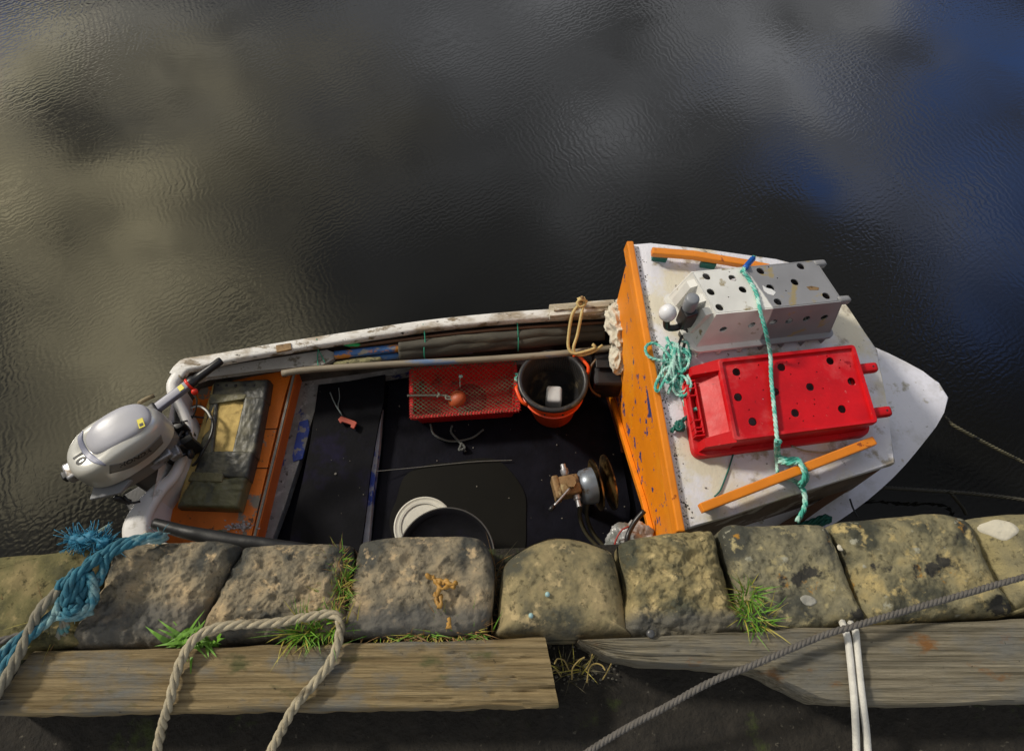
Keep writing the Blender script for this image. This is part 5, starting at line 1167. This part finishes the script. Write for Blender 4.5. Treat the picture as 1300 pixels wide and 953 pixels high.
for k in range(9):
    cu_, cv_ = random.uniform(850, 868), random.uniform(448, 492); a0 = random.random()*6; ru, rv = random.uniform(6, 12), random.uniform(10, 19)
    rope([RP(cu_+ru*math.cos(a0+q), cv_+rv*math.sin(a0+q), .015+.05*random.random()) for q in range(6)], .0055, g)
for k in range(4):
    rope([RP(857+random.uniform(-3, 5), 436, .05), RP(856+random.uniform(-5, 8), 455, .07), RP(860+random.uniform(-6, 8), 478, .04), RP(866+random.uniform(-8, 8), 502, .012)], .005, g)
tag(g.put('teal_coil', TEAL, smooth=True), 'loosely bunched teal line at the foot of the roof lamp', 'rope')
g = rope([RP(852, 548, .015), RP(858, 541, .02), RP(864, 537, .03), RP(868, 541, .03), RP(862, 545, .03), RP(859, 538, .03), RP(866, 534, .025), RP(874, 528, .02)], .008); rope([RP(858, 536, .02), RP(866, 540, .035), RP(866, 546, .02), RP(858, 544, .02)], .008, g)
tag(g.put('rope_knot', TEALD, smooth=True), 'dark green rope knot lying on the white roof beside the red crate', 'rope')
g = cord([RP(931, 576, .01), RP(926, 592, .006), RP(921, 606, .006), RP(914, 623, .006), RP(907, 630, .006)], .0028); tag(g.put('loose_twine', TEALD, smooth=True), 'thin dark teal twine on the roof below the red crate', 'twine')
g = cord([RP(1005, 566, .03), RP(1022, 572, .02), RP(1045, 574, .02), RP(1062, 571, .02)], .0035); tag(g.put('beige_rope', BEIGER, smooth=True), 'thin beige cord between the red crate and the near grab rail', 'cord')

# ================================================================== MOORING ROPES
bow = P(1199, 528, .60)
g = rope([bow, P(1208, 538, .58), P(1225, 548, .55), P(1262, 568, .45), P(1330, 602, .40), P(1500, 690, 1.2)], .008, ds=.008)
tag(g.put('bow_line', M('pale_bow_rope', (.20, .18, .11), .8, .3, 30, .3, 200, [((.03, .03, .03), 9, .54, .05)]), smooth=True), 'thin olive bow line running right from the tip of the boat', 'rope')
g = rope([P(1115, 618, .45), P(1160, 621, .35), P(1240, 627, .30), P(1320, 638, .4), P(1500, 680, 1.3)], .009, ds=.010)
rope([P(1206, 624, .32), P(1214, 634, .28), P(1222, 644, .22), P(1226, 652, .1)], .008, g)
tag(g.put('bow_line', DARKR, smooth=True), 'black wet rope sagging over the water below the olive bow line', 'rope')

# ropes on the quay, left
Z = Q
def QP(u, v, h=.0): return P(u, v, Z+h)
blue = G()
rope([QP(-60, 905, .03), QP(-2, 835, .03), QP(22, 812, .03), QP(60, 785, .03), QP(78, 768, .045), QP(92, 750, .06), QP(100, 732, .06), QP(112, 714, .05), QP(135, 700, .045), QP(150, 690, .04), QP(175, 684, .03), QP(200, 680, .02), QP(210, 682, -.01)], .0095, blue)
rope([QP(-50, 925, .025), QP(8, 842, .03), QP(34, 812, .03), QP(72, 780, .04), QP(96, 765, .05), QP(115, 745, .055), QP(125, 738, .05), QP(132, 720, .045), QP(138, 705, .042), QP(160, 692, .035), QP(188, 684, .025), QP(206, 686, -.005)], .010, blue)
random.seed(21)
for k in range(7):                                    # the plump frayed knot
    a0 = random.random()*6; c = QP(100+random.uniform(-9, 9), 756+random.uniform(-16, 14), .045); pts = []
    ax1 = Vector((.55, .8, 0)); ax2 = Vector((-.8, .55, 0))
    for q in range(7):
        a = a0+q*1.0; pts.append(c+ax1*math.cos(a)*crand(.022, .036)+ax2*math.sin(a)*crand(.010, .022)+vp*crand(-.014, .022))
    rope(pts, .0095, blue)
rope([QP(80, 772, .05), QP(86, 748, .075), QP(98, 728, .075), QP(116, 716, .06), QP(128, 706, .05)], .010, blue)
rope([QP(100, 778, .045), QP(118, 765, .05), QP(118, 742, .06), QP(112, 728, .06)], .010, blue)
for k in range(70):                                   # frayed whiskers
    u, v = random.choice([(206, 680), (120, 686), (108, 684), (98, 775), (90, 740)]); p = QP(u+random.gauss(0, 4), v+random.gauss(0, 3), .015 if u != 206 else .0)
    d = Vector((random.gauss(0, 1), random.gauss(0, 1), random.gauss(.3, .5)))*.012; cord([p, p+d*.6, p+d+Vector((0, 0, -.004))], .0009, blue, 3, .01)
tag(blue.put('mooring_rope', BLUER, smooth=True), 'frayed blue mooring rope bunched in a knot over the left coping stones', 'rope')
g = G()
c = crom([QP(92, 684, .0), QP(104, 687, .012), QP(116, 682, .01), QP(128, 688, .01), QP(140, 690, .01)], .004)
vs, fs = tube(c, .013, 12, rf=lambda t: .7+.5*math.sin(t*9)**2); vs = [v+Vector(noise.noise_vector(v*90))*.006 for v in vs]; g.add(vs, fs)
for k in range(420):
    p = random.choice(c); d = Vector((random.gauss(0, 1), random.gauss(0, 1), random.gauss(.2, .5)))*.017; cord([p, p+d*.6, p+d], .0010, g, 3, .01)
tag(g.put('frayed_rope_end', M('bright_blue_fibres', (.012, .15, .25), .6, .3, 60, .5, 220), smooth=True), 'bright blue frayed rope end at the quay edge behind the knot', 'rope')
g = rope([P(118, 683, Q-.02), P(128, 675, Q-.08), P(139, 668, Q-.2)], .007); tag(g.put('short_rope', M('grey_green_rope', (.16, .21, .17), .8, .3, 40, .4, 200), smooth=True), 'short grey green rope reaching from the frayed end to the boat corner', 'rope')
g = rope([QP(-40, 935, .03), QP(5, 865, .032), QP(20, 838, .034), QP(38, 800, .036), QP(50, 775, .05), QP(62, 762, .055), QP(76, 748, .06)], .011)
tag(g.put('mooring_rope', OLIVER, smooth=True), 'grey olive rope running down from the blue knot past the timber end', 'rope')
g = rope([QP(80, 775, .03), QP(81, 790, .02), QP(76, 805, .0), QP(74, 818, -.03)], .008); rope([QP(88, 778, .03), QP(84, 796, .01), QP(82, 815, -.03)], .007, g)
tag(g.put('rope_tail', OLIVER, smooth=True), 'two short rope tails hanging below the blue knot into the joint', 'rope')
g = rope([QP(-50, 820, .008), QP(0, 813, .010), QP(18, 809, .010), QP(45, 800, .014)], .008); tag(g.put('grey_rope', GREYR, smooth=True), 'short grey rope crossing the leftmost coping stone under the blue strands', 'rope')
g = rope([QP(190, 1000, -.06), QP(204, 930, -.03), QP(214, 895, .018), QP(222, 862, .022), QP(230, 838, .022), QP(246, 812, .024), QP(272, 797, .022), QP(310, 792, .022), QP(350, 790, .022), QP(390, 783, .024), QP(416, 779, .026), QP(429, 783, .028), QP(432, 795, .028), QP(428, 820, .024), QP(416, 845, .022), QP(398, 868, .022), QP(372, 900, .016), QP(340, 960, -.03), QP(310, 1010, -.05)], .0096)
tag(g.put('looped_rope', BEIGER, smooth=True), 'beige three-strand rope looped over the pale baulk timber', 'rope')
g = rope([QP(640, 1030, -.06), QP(760, 945, -.055), QP(850, 894, .0), QP(905, 864, .022), QP(960, 842, .03), QP(1040, 808, .035), QP(1085, 794, .045), QP(1160, 772, .04), QP(1230, 752, .035), QP(1300, 732, .032), QP(1500, 680, .03)], .0068, strands=3, pitch=.03)
tag(g.put('hawser', GREYR, smooth=True), 'long grey hawser slanting across the right coping stones and timber', 'rope')
for (du, lab) in ((0, ''), (11, '')):
    pass
g = cord([QP(1088, 1000, -.05), QP(1087, 940, -.04), QP(1085, 896, .008), QP(1082, 862, .014), QP(1077, 815, .014), QP(1073, 799, .016), QP(1070, 792, .0), QP(1069, 788, -.02)], .0075, ds=.006)
cord([QP(1104, 1000, -.05), QP(1101, 940, -.04), QP(1096, 896, .008), QP(1092, 862, .014), QP(1088, 820, .014), QP(1086, 800, .018), QP(1082, 794, .008), QP(1079, 790, -.02)], .0075, g, ds=.006)
tag(g.put('white_cord', WHITER, smooth=True), 'doubled white cord wrapped round the grey split timber', 'cord')

# ================================================================== PLANTS AND LITTER ON THE QUAY
def tuft(name, area, n_, hmin, hmax, mats, label, cat, seed, wid=.0016, lean=.6, z=-.05, spread=1):
    random.seed(seed); o = empty(name, QP(area[0][0], area[0][1], z)); tag(o, label, cat)
    gs = [G() for _ in mats]
    for k in range(n_):
        a = random.choice(area); u = a[0]+random.gauss(0, a[2]); v = a[1]+random.gauss(0, a[3]); p = QP(u, v, z); h = crand(hmin, hmax); w_ = wid*crand(.7, 1.4)
        an = random.random()*2*math.pi; d = Vector((math.cos(an), math.sin(an), 0)); s = Vector((-d.y, d.x, 0))*w_; ln_ = crand(.15, 1)*lean*h
        vs = []; fs = []; K = 5
        for i in range(K+1):
            t_ = i/K; c = p+d*ln_*t_*t_*1.2+Vector((0, 0, h*t_*(1-.35*t_*t_*lean))); ww = 1-t_**1.8
            vs += [c-s*ww, c+s*ww+Vector((0, 0, .0004))]
        for i in range(K): fs.append((2*i, 2*i+1, 2*i+3, 2*i+2))
        gs[min(len(mats)-1, int(random.random()**1.2*len(mats)))].add(vs, fs)
    for gg, m_ in zip(gs, mats):
        if gg.v: gg.put('grass_blades', m_, o)
    return o
tuft('grass_tuft', [(434, 715, 3, 5), (434, 740, 5, 9), (430, 765, 5, 7), (440, 748, 4, 10)], 560, .04, .085, [LEAFG, LEAFY, LEAFB], 'yellow green grass growing in the joint left of the seaweed stone', 'grass tuft', 1)
tuft('grass_tuft', [(405, 806, 14, 3), (425, 800, 10, 4), (390, 806, 8, 3)], 220, .05, .12, [LEAFG, LEAFG, LEAFY], 'bright green grass sprouting inside the beige rope loop', 'grass tuft', 2, .0022)
tuft('grass_tuft', [(945, 778, 5, 8), (955, 790, 10, 4), (942, 760, 3, 6)], 300, .045, .105, [LEAFG, LEAFY, LEAFG], 'vivid green grass tuft between the two middle right coping stones', 'grass tuft', 3, .0022)
tuft('weed_plant', [(246, 810, 6, 4), (236, 816, 12, 2), (262, 815, 12, 2)], 70, .03, .065, [LEAFG], 'small broad-leaved green weed beside the timber left of the rope loop', 'weed', 4, .006, 1.1, z=-.03)
tuft('moss_fringe', [(500, 806, 26, 2), (530, 806, 22, 2.5), (565, 804, 20, 2), (595, 804, 12, 2)], 420, .03, .075, [LEAFB, LEAFY, LEAFB, LEAFG], 'dry brown moss fringe along the foot of the seaweed stone', 'moss', 5, .0016, .9)
tuft('dry_weed', [(745, 850, 10, 6), (720, 850, 12, 5)], 60, .04, .09, [LEAFD, LEAFY, LEAFD], 'dry weed with curled stems in the gap between the two timbers', 'weed', 6, .0012, .8, z=-.10)
tuft('dry_weed', [(80, 800, 5, 8), (26, 785, 4, 9)], 60, .04, .09, [LEAFB, LEAFY], 'few dry brown stems in the leftmost joint by the blue rope', 'weed', 7, .0013, .9)
tuft('dry_weed', [(262, 770, 3, 9), (258, 792, 3, 8)], 50, .03, .07, [LEAFB, LEAFD], 'thin dry stems in the joint between the two chiselled stones', 'weed', 9, .0013, .9, z=-.07)
tuft('dry_weed', [(628, 745, 4, 12), (628, 775, 4, 10)], 110, .05, .10, [LEAFD, LEAFD, LEAFB], 'dark dry weed in the wide joint beside the hump-backed stone', 'weed', 8, .0015, .9, z=-.12)
# curled stems
g = G()
for pts in ([(726, 862), (727, 848), (735, 838), (742, 834)], [(745, 866), (748, 848), (756, 842), (764, 844), (768, 850)], [(722, 850), (716, 838), (708, 836), (704, 842)], [(744, 850), (750, 838), (752, 830)], [(765, 862), (772, 850), (776, 842)], [(712, 858), (706, 850), (700, 852)]):
    cord([QP(u, v, -.05+.02*i) for i, (u, v) in enumerate(pts)], .0016, g, 5, .005)
tag(g.put('curled_stems', M('straw_stem', (.26, .19, .06), .7, .3, 9, 0), smooth=True), 'pale curled plant stems in the gap between the timbers', 'stems')
# seaweed
g = G(); random.seed(31)
for pts in ([(543, 730), (552, 735), (563, 738), (574, 742), (579, 739)], [(550, 733), (556, 742), (560, 747), (570, 744), (577, 745)], [(556, 737), (562, 741), (566, 736), (572, 741)], [(558, 744), (556, 752), (554, 760), (557, 770), (560, 766), (559, 755)], [(552, 752), (555, 765), (557, 771)], [(541, 728), (546, 734), (552, 732)], [(569, 783), (571, 789), (568, 796), (573, 795)]):
    c = crom([QP(u, v, .010+random.random()*.010) for u, v in pts], .004); vs, fs = tube(c, .0042, 6, rf=lambda t: .7+.6*math.sin(t*11)**2); g.add([v+Vector(noise.noise_vector(v*150))*.002 for v in vs], fs)
tag(g.put('dried_seaweed', SEAWEED, smooth=True), 'scrap of dried yellow brown seaweed on the square coping stone', 'seaweed')
tag(put('bottle_cap', *lathe([(0, .004), (.007, .004), (.008, .002), (.008, -.006)], QP(826, 804, .006), Vector((.1, -.2, 1)), 18), M('dull_cap', (.10, .10, .10), .4, .2, 9, .1, 60, metal=.5), smooth=True), 'small dark metal cap at the foot of the knobbly yellowish stone', 'cap')
# grit on soil in the gap between timbers
g = G(); random.seed(41)
for k in range(200):
    u, v = (random.uniform(700, 790), random.uniform(812, 868)) if k % 2 else (random.uniform(620, 636), random.uniform(730, 805))
    if v < 838 and u > 735: continue
    r = crand(.001, .0035); g.add(*blob(P(u, v, Q-.108), (r, r*.8, r*.6), .4, 1.5, 1, k))
tag(g.put('gravel', M('pale_gravel', (.12, .11, .085), .9, .5, 30, 0)), 'scattered gravel on the soil in the gaps between stones', 'gravel', kind='stuff')
